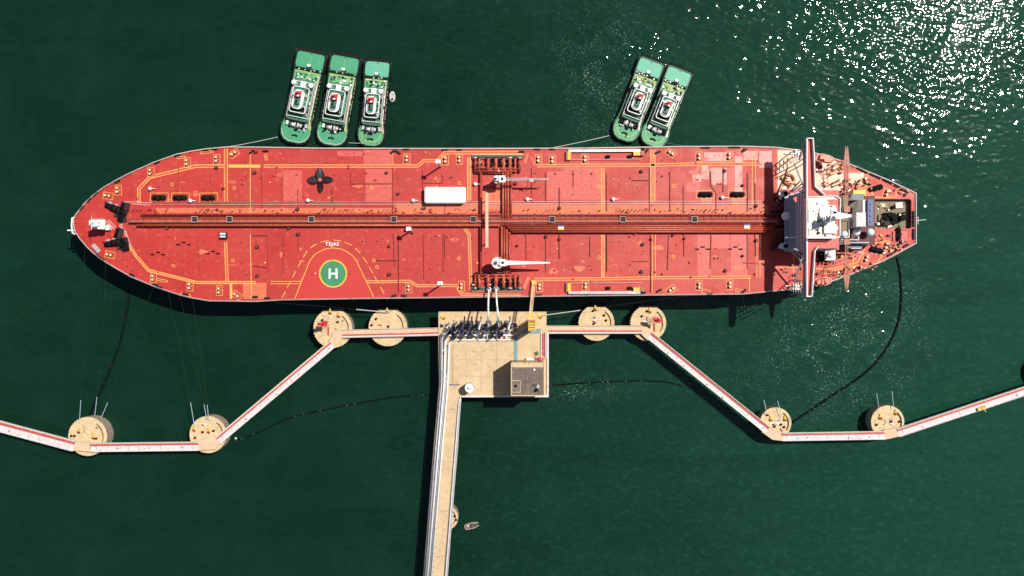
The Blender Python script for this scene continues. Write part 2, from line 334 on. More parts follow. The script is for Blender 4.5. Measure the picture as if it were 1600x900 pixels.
def offset(path, d, closed=False):
    n = len(path); out = []
    for i in range(n):
        p = Vector(path[i][:2])
        a = Vector(path[(i-1) % n][:2]) if (closed or i > 0) else None
        b = Vector(path[(i+1) % n][:2]) if (closed or i < n-1) else None
        def nrm(u, v):
            t = (v-u); t = t.normalized() if t.length > 1e-9 else Vector((1, 0)); return Vector((-t.y, t.x))
        if a is None: nn = nrm(p, b); k = 1
        elif b is None: nn = nrm(a, p); k = 1
        else:
            n1, n2 = nrm(a, p), nrm(p, b); nn = (n1+n2)
            nn = nn.normalized() if nn.length > 1e-6 else n1; k = 1/max(nn.dot(n1), 0.4)
        out.append((p.x + nn.x*d*k, p.y + nn.y*d*k))
    return out
def wpos(o):
    p = Vector((0, 0, 0))
    while o: p += Vector(o.location); o = o.parent
    return p
def link(name, mb, parent=None, local=False):
    """one mesh object; its own origin sits at the middle of its base"""
    xs, ys, zs = zip(*mb.v); org = Vector(((min(xs)+max(xs))/2, (min(ys)+max(ys))/2, min(zs)))
    o = bpy.data.objects.new(name, mb.mesh(name, org)); C.objects.link(o)
    if parent is not None: o.parent = parent
    o.location = org if (parent is None or local is True) else org - (wpos(parent) if local is False else Vector(local))
    return o
def empty(name, loc, rz=0.0):
    o = bpy.data.objects.new(name, None); C.objects.link(o); o.location = loc; o.rotation_euler = (0, 0, rz); o.empty_display_size = 2; return o
def tag(o, label=None, cat=None, group=None, kind=None):
    for k, v in (('label', label), ('category', cat), ('group', group), ('kind', kind)):
        if v: o[k] = v
    return o
def dup(o, loc, rz=0.0, parent=None, label=None):
    c = o.copy(); C.objects.link(c); c.parent = parent; c.location = loc; c.rotation_euler = (0, 0, rz)
    if label: c['label'] = label
    for ch in o.children:
        d = ch.copy(); C.objects.link(d); d.parent = c
        for g in ch.children:
            e = g.copy(); C.objects.link(e); e.parent = d
    return c
def rrect(cx, cy, w, h, r, n=4, rz=0.0):
    q = []
    for sx, sy, a0 in ((1, 1, 0), (-1, 1, 90), (-1, -1, 180), (1, -1, 270)):
        for i in range(n+1):
            a = math.radians(a0 + 90*i/n); q.append((sx*(w/2-r) + r*math.cos(a), sy*(h/2-r) + r*math.sin(a)))
    c, s_ = math.cos(rz), math.sin(rz)
    return [(cx + x*c - y*s_, cy + x*s_ + y*c) for x, y in q]
def PP(pts, z=DECK): return [P(a, b, z)[:2] for a, b in pts]

# ------------------------------------------------------------------ sea
s_ = MB(); N = 9000
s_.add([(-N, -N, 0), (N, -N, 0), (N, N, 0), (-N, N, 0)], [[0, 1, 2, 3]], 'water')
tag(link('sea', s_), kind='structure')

# ================================================================== THE TANKER
ship = empty('oil_tanker', P(775, 350, 0))
tag(ship, 'huge red-decked oil tanker moored along the jetty, white bridge at its stern', 'oil tanker')
OUT = [(115,349),(115.5,341),(119,335),(134,316),(147,304),(162,293),(181,282),(202,271),(240,254),(276,241),(300,236),(323,232.5),(355,229.5),(400,229.8),
       (500,231.5),(680,232),(900,231.5),(1060,229),(1160,228.5),(1209,230),(1243,234),(1273,239),(1317,252),(1341,262),(1387,281),(1431,302),
       (1431,380),(1404,395),(1379,408),(1349,420),(1326,430),(1300,439),(1273,446),(1243,451.5),(1160,459.5),(1060,460.5),(920,462),(650,465.5),(560,466.5),
       (440,468.5),(400,471),(327,470),(300,465.5),(280,460.5),(245,449),(204,432),(176,416),(155,403),(138,388),(125,373),(118,362)]
deckp = PP(OUT)
yc = P(0, 349)[1]; xb = P(115, 0)[0]; xs = P(1431, 0)[0]
def section(t):      # t = 0 at the deck, 1 at the keel line: flare at the bow, counter at the stern
    res = []
    for x, y in deckp:
        fb = max(0, 1 - (x-xb)/55.0); fs = max(0, 1 - (xs-x)/45.0)
        res.append((x + t*9*fb - t*14*fs, yc + (y-yc)*(1 - 0.35*t*fb - 0.45*t*fs - 0.005*t)))
    return res
h = MB(); n = len(deckp); levels = [(0, DECK), (0.35, 16), (0.7, 8), (0.9, 3), (1, -3)]
for (t0, z0), (t1, z1), m in zip(levels, levels[1:], ('hull_side', 'hull_side', 'hull_boot', 'hull_boot')):
    a = section(t0); b = section(t1)
    h.add([(x, y, z0) for x, y in a] + [(x, y, z1) for x, y in b], [[i, (i+1) % n, n+(i+1) % n, n+i] for i in range(n)], m)
hull = link('hull', h, ship)
from mathutils.geometry import tessellate_polygon
well = rrect(*P(1394.5, 334)[:2], M(59), M(46), 1.0, 4)
d_ = MB(); tv = [Vector((x, y, DECK)) for x, y in deckp] + [Vector((x, y, DECK)) for x, y in well[::-1]]
tf = []
for t in tessellate_polygon([tv[:n], tv[n:]]):
    a, b, c = (tv[i] for i in t); tf.append(list(t) if (b-a).cross(c-a).z > 0 else list(t)[::-1])
d_.add([tuple(v) for v in tv], tf, 'deck_red'); deck = link('main_deck', d_, ship)
w_ = MB(); nw = len(well); w_.add([(x, y, DECK) for x, y in well] + [(x, y, DECK-3) for x, y in well], [[i, nw+i, nw+(i+1) % nw, (i+1) % nw] for i in range(nw)], 'pipe_dark')
w_.add([(x, y, DECK-3) for x, y in well], [list(range(nw))], 'olive'); link('aft_well', w_, deck)
g_ = MB(); g_.ring(deckp, 0.32, DECK, DECK+0.5, 'gunwale'); link('gunwale', g_, hull)
r_ = MB(); inn = offset(deckp, -0.25, True)
for z in (0.9, 1.25): r_.tube([(x, y, DECK+z) for x, y in inn] + [(inn[0][0], inn[0][1], DECK+z)], 0.035, 'white', 4)
L = 0
for i in range(n):
    a, b = Vector(inn[i]), Vector(inn[(i+1) % n]); k = max(1, int((b-a).length/3))
    for j in range(k):
        p = a.lerp(b, j/k); r_.box((p.x, p.y, DECK+0.5), (0.07, 0.07, 0.75), 'white')
link('railing', r_, hull)

# ---- worn areas of paint on the deck, plus pale patches painted as sheen
lev = [0]
def zl():
    lev[0] = (lev[0] + 1) % 7; return DECK + 0.02 + 0.006*lev[0]
pw = MB()
def blot(cx, cy, rx, ry, m, n=26, amp=0.35, z=None):
    pts = []; ph = [random.random()*6 for _ in range(4)]
    for i in range(n):
        a = 2*math.pi*i/n; q = 1 + amp*(0.5*math.sin(3*a+ph[0]) + 0.3*math.sin(5*a+ph[1]) + 0.3*math.sin(9*a+ph[2]))
        pts.append((cx + rx*q*math.cos(a), cy + ry*q*math.sin(a)))
    pts = PP(pts)[::-1]
    pw.add([(x, y, z or DECK+0.006) for x, y in pts], [list(range(n))], m)
def patch(x0, y0, x1, y1, m, z=DECK+0.006):
    pw.add([(*P(a, b)[:2], z) for a, b in ((x0, y1), (x1, y1), (x1, y0), (x0, y0))], [[0, 1, 2, 3]], m)
for q in ((442,266,472,314), (568,234,613,262), (571,264,613,314), (527,236,566,244)): patch(*q, 'pink_plate')
for q in ((1090,366,1111,433), (1113,366,1140,388), (1142,366,1168,432)): patch(*q, 'pink_plate')
patch(1100,238,1136,252,'pale_wear'); patch(1096,256,1108,280,'pale_wear')
patch(1110,262,1136,288,'pale_wear', DECK+0.010); patch(1148,244,1160,300,'pale_wear'); patch(1162,236,1184,250,'pale_wear'); patch(1138,262,1147,296,'pink_plate')
patch(1072,284,1094,300,'pink_plate', DECK+0.012); patch(1082,272,1096,284,'pale_wear', DECK+0.014)
patch(1186,236,1206,262,'pale_wear', DECK+0.014)
patch(696,318,750,333,'orange_wear'); patch(618,318,694,334,'walk_worn'); patch(244,325,612,333,'orange_wear'); patch(800,320,1200,334,'orange_wear')
patch(754,296,782,330,'orange_wear', DECK+0.012); patch(950,322,1080,332,'walk_worn', DECK+0.012); patch(1095,306,1112,320,'orange_wear', DECK+0.016); patch(1143,306,1165,320,'orange_wear', DECK+0.016)
patch(1215,234,1256,296,'painted_sheen'); patch(1275,262,1318,300,'painted_sheen'); patch(1326,270,1350,298,'painted_sheen')
patch(380,442,416,467,'orange_wear'); patch(855,268,880,312,'pink_plate'); patch(880,262,940,312,'pink_plate', DECK+0.009)
blot(1296,258,18,8,'painted_sheen', z=DECK+0.014); blot(1350,296,22,10,'orange_wear', z=DECK+0.014)
for _ in range(26):
    x = random.uniform(250, 1200); y = random.choice([random.uniform(262, 315), random.uniform(368, 436)])
    blot(x, y, random.uniform(2, 9), random.uniform(1, 5), random.choice(['pink_plate', 'orange_wear']), z=DECK+0.018, n=14)
for _ in range(60):                                   # small rust stains
    x = random.uniform(200, 1200); y = random.choice([random.uniform(275, 330), random.uniform(368, 425)])
    blot(x, y, random.uniform(.6, 3), random.uniform(.6, 3), random.choice(['rust_stain', 'orange_wear', 'pink_plate', 'dark_stain']), z=DECK+0.022, n=10, amp=.5)
for _ in range(46):
    x = random.uniform(1275, 1420); y = random.choice([random.uniform(268, 305), random.uniform(384, 412)])
    if abs(y-349) < 66 - (x-1275)*.17: blot(x, y, random.uniform(1, 6), random.uniform(.8, 3), random.choice(['painted_sheen', 'orange_wear', 'rust_stain', 'pale_wear', 'pink_plate']), z=DECK+0.030+.003*(_ % 9), n=10, amp=.5)
link('wear_and_sheen', pw, deck)['kind'] = 'stuff'

# ---- painted lines
ln = MB()
def line(pts, w=1.0, m='line_yellow'): ln.strip(PP(pts), M(w), zl(), m)
def dline(pts, gap=4.2, w=1.0, fill=None, m='line_yellow'):
    p = PP(pts)
    if fill: ln.strip(p, M(gap), DECK+0.016, fill)
    for s in (1, -1): ln.strip(offset(p, s*M(gap)/2), M(w), zl(), m)
dline([(217,317),(217,295),(234,277),(306,259.5),(352,259.5)], fill='walk_orange'); dline([(357,259.5),(407,259.5)], 3.4, 1.2, fill='line_yellow')
dline([(412,259.5),(652,259.5),(663,251),(684,251),(695,238.5),(814,238.5)], fill='walk_orange', w=0.8); dline([(734,243),(814,243)], 5, 0.8, fill='walk_worn')
dline([(839,258.8),(1007,258),(1090,256.5),(1188,256)], fill='walk_orange', w=0.8)
dline([(203,385),(213,400),(232,422.5),(308,441.5),(400,441.5)], 3.6, fill='walk_worn')
dline([(423,441.5),(480,441.5)], 3.8, .8); dline([(563,440.5),(641,439.5),(652,446.5),(712,446),(722,460),(814,460)], 3.6, .8, fill='walk_orange')
dline([(736,455),(812,455)], 4.5, .8, fill='walk_worn')
dline([(835,436.5),(950,435.5),(1024,434),(1173,433)], 3.8, .8, fill='walk_orange'); line([(480,441.5),(500,441.5)], .8); line([(542,441.2),(563,441.2)], .8)
dline([(353,232),(353,315)], 5, .9, fill='walk_orange'); dline([(352.5,378),(355,439)], 4, .9, fill='walk_orange'); dline([(361,444),(361,467)], 3, .9, fill='line_yellow')
line([(391,236),(391,333)]); line([(391,366),(393,467)]); dline([(733,246),(733,313)], 5, 1.1, fill='walk_worn'); dline([(726,357),(733,366),(736,452)], 3.6, .9, fill='walk_orange')
dline([(942,262),(942,333)], 4, .9, fill='walk_worn'); dline([(942,366),(942,434)], 4, .9, fill='walk_worn'); dline([(1020,234),(1020,316)], 7, .9, fill='walk_worn'); line([(1024,366),(1024,433)])
line([(1019,366),(1019,458)], .9); dline([(1178,240),(1178,318)], 5, .8); line([(1171,433),(1171,456)], .9); dline([(1185,366),(1185,434)], 5, .7); line([(1210,418),(1254,418)], .8); line([(1240,398),(1240,440),(1256,440)], .9)
line([(1214,236),(1214,300)], 1.2, 'walk_worn'); line([(1255,240),(1255,290)], 1.0); line([(614,235),(614,258)], .7)
dline([(194,317),(212,317),(235,319)], 3.2, .7, m='line_white'); dline([(200,321),(194,344.6),(188,352.6),(195.6,362),(204,386)], 2.2, .8, m='line_white')
dline([(168,344),(180,357)], 3.6, .8, m='line_white'); line([(203,387),(203,392),(197,390)], .6)
dline([(239,318),(1190,316)], 3.6, .55, m='line_white')
# stern markings
line([(1326,278),(1345,283),(1362,297),(1366,308),(1400,308),(1400,296),(1412,292)], 1.1); line([(1327,285),(1344,290),(1352,306)], .9); line([(1333,300),(1352,300),(1352,312)], 1.6)
line([(1275,420),(1300,420),(1340,410),(1354,383),(1388,376),(1395,392),(1402,387)], 1.2); line([(1300,423),(1342,414),(1352,420)], 1.0); line([(1358,384),(1378,400),(1372,408)], 1.0)
line([(1333,394),(1333,424)], 1.0); line([(1275,427),(1298,427),(1298,432)], .9); line([(1388,376),(1402,396)], 1.0); line([(1342,404),(1350,402),(1350,410)], .9)
ln.add([(*P(1333+a*math.cos(t), 404+a*math.sin(t))[:2], DECK+0.07) for k in range(12) for t, a in [(-math.pi*2*k/12, 6 if k % 3 == 0 else 2)]], [list(range(12))], 'line_yellow')
def boxline(cx, cy, w, hh, rz=0.0, m='line_yellow', lw=0.7):
    x, y, _ = P(cx, cy); q = rrect(x, y, M(w), M(hh), 0.2, 1, rz); ln.strip(q, M(lw), zl(), m, True)
def ringline(cx, cy, r, m='line_yellow', lw=0.7):
    q = [(cx + r*math.cos(2*math.pi*i/16), cy + r*math.sin(2*math.pi*i/16)) for i in range(16)]; ln.strip(PP(q), M(lw), zl(), m, True)
for c in ((249,309,28,15), (282,309,28,15), (326,309,28,15), (1102,304,28,13), (1152,304,28,13)): boxline(*c)
for c in ((269,288),(271,415),(364,407),(718,286),(717,404),(936,291),(936,402),(1052,290),(1052,401),(1019,244),(1019,304),(581,293),(415,243),(1091,263),(1117,402),(584,407),(589,417),(1116,287),(416,248),(366,294)): ringline(*c, 2.3)
for c in ((323,238,20,3),(283,246,14,3),(253,438,18,3),(290,461,16,4),(1103,456,12,6),(1155,454,12,4)): boxline(*c, rz=0.12 if c[1] < 300 else -0.2)
link('deck_marking', ln, deck)

# ---- landing circle
hc = P(520.5, 427.5); hp = MB()
dome_ = [(461,465.7),(484,407.5),(490,399.5),(497,394),(508,389),(520.5,387.3),(533,389),(543.5,394),(551,399.5),(557,407.5),(584,464)]
hp.add([(*P(a, b)[:2], DECK+0.070) for a, b in dome_][::-1], [list(range(len(dome_)))], 'heli_red')
hp.strip(PP(dome_), M(1.1), DECK+0.078, 'heli_yellow')
dash = PP([(440.5,465.7),(470.7,407.5),(480,392),(490,383.6),(501,378.8),(510,376),(520.5,375),(531,376),(540.6,378.8),(550,383.6),(559.5,392),(572.7,409.4),(601,460.4)])
seglen = 0.0; acc = []
for a, b in zip(dash, dash[1:]):
    a, b = Vector(a), Vector(b); k = max(1, int((b-a).length/0.5))
    for j in range(k): acc.append(a.lerp(b, j/k))
i = 0
while i + 6 < len(acc):
    hp.strip([tuple(acc[i]), tuple(acc[i+3]), tuple(acc[i+6])], M(1.0), DECK+0.078, 'line_yellow'); i += 9
def disc(mb, c, r, z, m, seg=40): mb.add([(c[0]+r*math.cos(2*math.pi*i/seg), c[1]+r*math.sin(2*math.pi*i/seg), z) for i in range(seg)], [list(range(seg))], m)
disc(hp, hc, M(22), DECK+0.086, 'heli_yellow'); disc(hp, hc, M(19.8), DECK+0.094, 'heli_green')
for sx in (-1, 1): hp.add([(hc[0]+sx*M(5.4)+a, hc[1]+b, DECK+0.102) for a, b in ((-M(1.6), -M(8)), (M(1.6), -M(8)), (M(1.6), M(8)), (-M(1.6), M(8)))], [[0, 1, 2, 3]], 'white_clean')
hp.add([(hc[0]+a, hc[1]+b, DECK+0.102) for a, b in ((-M(3.8), -M(1.5)), (M(3.8), -M(1.5)), (M(3.8), M(1.5)), (-M(3.8), M(1.5)))], [[0, 1, 2, 3]], 'white_clean')
for a in (0, 1): disc(hp, P(493 + 55*a, 427), M(1), DECK+0.085, 'line_white', 10)
heli = link('helicopter_landing_mark', hp, deck); heli['label'] = 'green landing circle with white H inside yellow arch lines'
tc = bpy.data.curves.new('name_lettering', 'FONT'); tc.body = 'TEJAS'; tc.size = 2.0; tc.align_x = 'CENTER'; tc.align_y = 'CENTER'; tc.offset = 0.035; tc.space_character = 1.12
to = bpy.data.objects.new('tmp', tc); C.objects.link(to)
me = bpy.data.meshes.new_from_object(to.evaluated_get(bpy.context.evaluated_depsgraph_get())); bpy.data.objects.remove(to)
me.materials.clear(); me.materials.append(MATS['white_clean'])
to = bpy.data.objects.new('name_lettering', me); C.objects.link(to); to.parent = heli
tp = P(519, 381.5); to.location = Vector((tp[0], tp[1], DECK+0.11)) - wpos(heli)

# ---- mooring bitts
def bitts_mb():
    b = MB(); b.box((0, 0, 0), (1.2, 2.6, 0.25), 'deck_red2')
    for s in (-0.75, 0.75):
        b.cyl((0, s, 0.25), 0.42, 1.35, 'black', 12); b.cyl((0, s, 1.5), 0.5, 0.2, 'bollard_top', 12)
    b2 = rrect(0, 0, 2.5, 3.9, 0.1, 1); b.strip(b2, 0.16, 0.09, 'line_yellow', True); return b
bm0 = bitts_mb().mesh('bitts')
def place(name, me, px, py, rz=0.0, z=DECK, parent=ship, sc_=None):
    o = bpy.data.objects.new(name, me); C.objects.link(o); o.parent = parent
    o.location = Vector(P(px, py, z)) - wpos(parent); o.rotation_euler = (0, 0, rz)
    if sc_: o.scale = (sc_,)*3
    return o
PI = math.pi
for x, y, r in ((236,269,0),(293,254,0),(339,249,0),(366,240,-.95),(185,297,0),(169,306,1.4),(636,248,0),(696,250,0),(718,249,0),(841,249,0),(863,250,0),(914,248,0),
                (1048,239,.95),(1092,245,0),(1139,244,0),(1352,282,.3),(1385,302,-.3),(172,398,1.35),(240,434,0),(297,447,0),(343,454,0),(370,461,.95),(639,450,0),
                (721,447,0),(843,448,0),(915,446,0),(1049,452,-.95),(1092,446,0),(1140,445,0),(1353,404,-.3),(1384,384,-.3)): place('bitts', bm0, x, y, r)
# ---- roller fairleads at the deck edge
fm = MB(); fm.box((0, 0, 0), (2.2, 0.9, 0.3), 'dark_steel')
for s in (-0.8, 0, 0.8): fm.cyl((s, 0, 0.3), 0.28, 0.9, 'black', 10, top='dark_steel')
fm0 = fm.mesh('fairlead')
for x, y, r in ((336,233,0),(322,234.5,.1),(278,243,.3),(246,254,.4),(184,284,.5),(394,237,.6),(415,236,0),(614,237,.6),(622,238,-.6),(635,233,0),(696,234,0),(718,234,0),(815,237,0),(840,233,0),(863,233,0),(914,233,0),
                (1003,233,0),(1010,236,.8),(1028,238,.4),(1100,230.5,0),(1105,230.5,0),(1143,230,0),(1152,230,0),(1163,235,.5),(1343,264,-.45),(1351,268,-.45),(1363,273,-.45),(1372,277,-.45),(1383,282,-.45),(1390,285,-.45),(1401,291,-.45),(1410,297,-.4),(1415,303,.9),
                (1427,334,PI/2),(1427,342,PI/2),(1427,350,PI/2),(1427,362,PI/2),(1427,370,PI/2),(154,401,-.7),(160,405,-.7),(207,430,-.5),(243,445,-.3),(250,449,-.3),(290,460,-.2),(399,464,0),(418,466,0),(616,462,.2),(631,462,-.2),(842,461,0),(914,460,0),
                (1005,458,.4),(1030,454,.5),(1109,459,0),(1162,455,.6),(1415,384,.5),(1405,381,.3),(1400,392,.45),(1390,398,.45),(128,325,1.0),(140,312,.9),(150,303,.8)): place('fairlead', fm0, x, y, r)
# ---- winches with rope drums
def winch_mb(L=5.4, W=2.0):
    b = MB(); b.box((0, 0, 0), (L, W, 0.25), 'dark_steel')
    for s in (-1, 1):
        xs_ = [s*L*0.16 + i*0.0 for i in (0,)]
        ring = []
        b.tube([(s*L*0.08, 0, 1.1), (s*L*0.36, 0, 1.1)], 0.85, 'black', 12)
        b.tube([(s*L*0.07, 0, 1.1), (s*L*0.085, 0, 1.1)], 1.15, 'dark_steel', 12); b.tube([(s*L*0.36, 0, 1.1), (s*L*0.375, 0, 1.1)], 1.15, 'dark_steel', 12)
        b.tube([(s*L*0.40, 0, 1.1), (s*L*0.5, 0, 1.1)], 0.4, 'black', 10); b.box((s*L*0.22, W*0.42, 0.25), (0.5, 0.5, 0.8), 'dark_steel')
    b.box((0, 0, 0.25), (0.7, W*0.9, 1.5), 'black'); return b
wm = winch_mb().mesh('mooring_winch')
for x, y, r in ((249,309,0),(282,309,0),(326,309,0),(1102,304,0),(1152,304,0),(1368,294,.25),(1369,391,-.22),(1403,366,PI/2)): place('mooring_winch', wm, x, y, r)
wl = MB()      # anchor windlass, larger
wl.box((0, 0, 0), (9.0, 2.6, 0.3), 'dark_steel')
for a, b_, r in ((-4.4, -2.4, .8), (-2.0, -0.2, 1.2), (0.2, 1.5, 1.45), (2.0, 4.2, 1.1)):
    wl.tube([(a, 0, 1.5), (b_, 0, 1.5)], r, 'black', 12); wl.tube([(b_, 0, 1.5), (b_+.12, 0, 1.5)], r+.25, 'dark_steel', 12)
wl.box((3.2, -2.4, 0), (2.4, 3.2, 1.6), 'black'); wl.box((0.8, -1.9, 0), (1.6, 1.8, 1.2), 'dark_steel'); wl.box((-3.0, 1.5, .3), (1.6, .7, .9), 'galv'); wl.box((-.5, 1.6, .3), (1.4, .5, .9), 'galv')
wlm = wl.mesh('anchor_windlass')
a_ = place('anchor_windlass', wlm, 183, 327, -0.38); b_ = place('anchor_windlass', wlm, 183, 379, 0.2)
wx = MB(); wx.box((0, 0, 0), (4, 5.5, 1.4), 'dark_steel'); wx.tube([(-1, -2, 1.6), (-1, 2, 1.6)], 0.9, 'black', 10); wxm = wx.mesh('windlass_drive')
place('windlass_drive', wxm, 192, 339, 0.25).scale = (.6, .8, 1); place('windlass_drive', wxm, 187, 365, -0.3).scale = (.7, .8, 1)
place('windlass_drive', wxm, 196, 324, -0.3).scale = (.8, .7, 1); place('windlass_drive', wxm, 195, 381, 0.1).scale = (.8, .8, 1)
# chain lines forward of the windlasses
ch = MB()
for a, b_ in (((172,322),(164,316)), ((167,384),(160,378))):
    p, q = Vector(P(*a)), Vector(P(*b_))
    for i in range(9): c = p.lerp(q, i/8); ch.box((c.x, c.y, DECK), (0.5, 0.3, 0.35), 'dark_steel', rz=i % 2 * 1.57)
link('anchor_chain', ch, ship)
gh = MB(); gp = P(151.5, 388); gh.box(gp, (3.6, 1.4, 0.9), 'galv', rz=-0.85); gh.box((gp[0], gp[1], DECK+.9), (3.9, 1.6, 0.12), 'galv', rz=-0.85); link('locker', gh, ship)

# ---- foremast
fmz = MB(); bx, by, _ = P(166, 352); H0 = DECK
for s in ((-1.1, -1.1), (1.1, -1.1), (1.1, 1.1), (-1.1, 1.1)): fmz.tube([(bx+s[0], by+s[1], H0), (bx+s[0]*.35, by+s[1]*.35, H0+13)], 0.16, 'white', 6)
for i in range(6):
    z = H0 + 2.2*i; k = 1.1 - .75*i*2.2/13
    for s in (-1, 1): fmz.beam((bx-k, by+s*k, z), (bx+k, by+s*k*.9, z+2), .12, .12, 'white'); fmz.beam((bx+s*k, by-k, z), (bx+s*k*.9, by+k, z+2), .12, .12, 'white')
fmz.prism(rrect(bx+.3, by, 4.8, 3.8, .5, 3), H0+8.0, H0+8.2, 'white_clean'); fmz.ring(rrect(bx+.3, by, 4.8, 3.8, .5, 3), .12, H0+8.2, H0+9.1, 'white')
fmz.prism(rrect(bx-.2, by, 3.4, 2.4, .4, 3), H0+13, H0+13.2, 'white_clean'); fmz.tube([(bx, by, H0+13), (bx, by, H0+18)], .22, 'white', 8)
fmz.box((bx-1.2, by+.7, H0+13.2), (.7, .7, .8), 'white'); fmz.box((bx-1.2, by-.7, H0+13.2), (.7, .7, .8), 'cream'); fmz.beam((bx, by-2.4, H0+15.5), (bx, by+2.4, H0+15.5), .2, .2, 'white')
fmz.box((bx+.6, by-1.0, H0), (3.2, 2.0, 2.6), 'white_clean'); fmz.box((bx-2.4, by+1.2, H0), (2.4, 1.8, 2.2), 'white'); fmz.tube([(bx-3.6, by-.6, H0+2), (bx-1, by-.6, H0+8)], .12, 'white')
link('foremast', fmz, ship)
bp_ = MB(); q = PP([(118,340),(114.5,341),(113.5,352),(115,364),(119,366)]); bp_.ring(q, .5, DECK+.5, DECK+1.3, 'white', closed=False); bp_.box(P(111.5, 360), (2.6, .5, .9), 'white'); link('bow_pulpit', bp_, ship)
# frame stiffeners inside the bow bulwark
st = MB()
for i, (x, y) in enumerate(((0,0),)*0): pass
bw = [Vector(p) for p in deckp[:8]][::-1] + [Vector(p) for p in deckp[-5:]][::-1]
for a, b in zip(bw, bw[1:]):
    d = (b-a); k = max(1, int(d.length/1.1)); nn = Vector((-d.y, d.x)).normalized()
    for j in range(k):
        p = a.lerp(b, j/k) - nn*0.0; c = p + (Vector((P(300, 349)[0], yc)) - p).normalized()*1.0
        st.beam((p.x, p.y, DECK+.4), (c.x, c.y, DECK+.15), .14, .5, 'pipe_dark')
link('bulwark_stiffener', st, hull)

# ---- pipes along the deck
def pipe(parent, pts, r, h0, m, name='pipe', legs=True, seg=8):
    """pts in photo px at the deck; h0 height of its axis above the deck"""
    b = MB(); w = [P(x, y, DECK) for x, y in pts]; b.tube([(x, y, DECK+h0) for x, y, _ in w], r, m, seg)
    if legs:
        for a, c in zip(w, w[1:]):
            a, c = Vector(a), Vector(c); k = int((c-a).length/6)
            for j in range(1, k): p = a.lerp(c, j/k); b.box((p.x, p.y, DECK), (.25, .25, max(.1, h0-r*.5)), 'pipe_dark'); 
    return link(name, b, parent)
rack = MB(); 
for x in range(225, 1206, 12):                    # portal frames that carry the pipes and the catwalk
    t = 365 if x > 800 else 356
    if abs(x-791) < 16: continue
    c = P(x, (334+t)/2); rack.box((c[0], c[1], DECK+1.05), (.28, M(t-334), .22), 'pipe_red')
    for y in (334, t): c = P(x, y); rack.box(c, (.22, .22, 1.1), 'pipe_dark')
rk = link('pipe_rack', rack, ship)
for y, r, z, m in ((336, .24, 1.5, 'pipe_red'), (338.6, .18, 1.45, 'pipe_dark'), (340.6, .16, 1.45, 'pipe_orange')): pipe(rk, [(222, y), (1206, y)], r, z, m, legs=False)
pipe(rk, [(217,352.5),(782,352.5)], .45, 2.5, 'pipe_orange', legs=False); pipe(rk, [(225,350),(1206,350)], .25, 1.6, 'pipe_red', legs=False)
for y, r, x0, m in ((353.2, .36, 790, 'pipe_red'), (356.2, .38, 793, 'pipe_orange'), (359.3, .38, 797, 'pipe_orange'), (362.6, .42, 801, 'pipe_red')): pipe(rk, [(x0, y), (1206, y)], r, 2.3, m, legs=False)
# raised catwalk with handrails and rest platforms
cw = MB(); a = P(205, 345.2); b = P(1212, 345.2); L = b[0]-a[0]
cw.box(((a[0]+b[0])/2, a[1], DECK+2.6), (L, 1.35, .12), 'catwalk')
for s in (-.62, .62):
    for z in (3.2, 3.75): cw.tube([(a[0], a[1]+s, DECK+z), (b[0], a[1]+s, DECK+z)], .045, 'pipe_pale' if s < 0 else 'pipe_orange', 4)
x = a[0]
while x < b[0]:
    for s in (-.62, .62): cw.box((x, a[1]+s, DECK+2.7), (.06, .06, 1.05), 'pipe_red')
    cw.box((x, a[1], DECK+2.72), (.12, 1.25, .03), 'pipe_dark'); cw.box((x, a[1], DECK+1.2), (.18, .9, 1.4), 'pipe_dark'); x += 2.9
cwo = link('catwalk', cw, ship)
pf = MB(); pf.box((0, 0, 2.75), (2.2, 2.2, .1), 'dark_steel'); pf.ring(rrect(0, 0, 2.2, 2.2, .1, 1), .09, 3.7, 3.8, 'cream'); pf.ring(rrect(0, 0, 2.2, 2.2, .1, 1), .05, 3.2, 3.26, 'pipe_pale')
for s in ((-1, -1), (1, -1), (1, 1), (-1, 1)): pf.box((s[0], s[1], 0), (.12, .12, 3.7), 'pipe_dark')
pf.box((-.9, .2, 0), (1.3, 1.0, 2.7), 'black'); pfm = pf.mesh('rest_platform')
for x in (308, 362, 489, 617, 740, 862, 972, 1083): place('rest_platform', pfm, x, 343.5)
# rust, valves and little fittings along the rack
vl = MB()
for _ in range(240):
    x = random.uniform(230, 1195); y = random.choice([random.uniform(325, 334), random.uniform(336, 352), random.uniform(355, 364) if x > 810 else random.uniform(326, 334)])
    c = P(x, y); k = random.random()
    if k < .4: vl.cyl((c[0], c[1], DECK), random.uniform(.12, .3), random.uniform(.5, 2.1), random.choice(['pipe_dark', 'pipe_red', 'pipe_orange']), 8)
    elif k < .8: vl.box(c, (random.uniform(.2, 1.1), random.uniform(.2, .5), random.uniform(.4, 2.0)), random.choice(['pipe_dark', 'pipe_red', 'pipe_orange', 'line_yellow']))
    else: vl.torus((c[0], c[1], DECK+2.1), .3, .06, random.choice(['line_yellow', 'line_white', 'pipe_dark']), seg=10, sub=4)
for o_ in (200, 312, 500, 530, 590, 760, 850, 965, 990, 1080, 1100):   # bent spill pipes beside the rack
    for i in range(4):
        a = P(o_+6*i, 332); b = P(o_+6*i+5, 327); vl.tube([(a[0], a[1], DECK+.5), (b[0], b[1], DECK+.5)], .12, 'pipe_dark', 5)
vo = link('pipe_valve', vl, rk); vo['kind'] = 'stuff'
sg = MB()
for cx, cy in ((876, 356), (1165, 354.5)):
    for i, m in enumerate(('blue', 'white_clean', 'yellow')):
        c = P(cx, cy-2.6+2.6*i); sg.box((c[0], c[1], DECK+2.85), (M(9), M(2.5), .06), m)
link('marker_board', sg, rk)
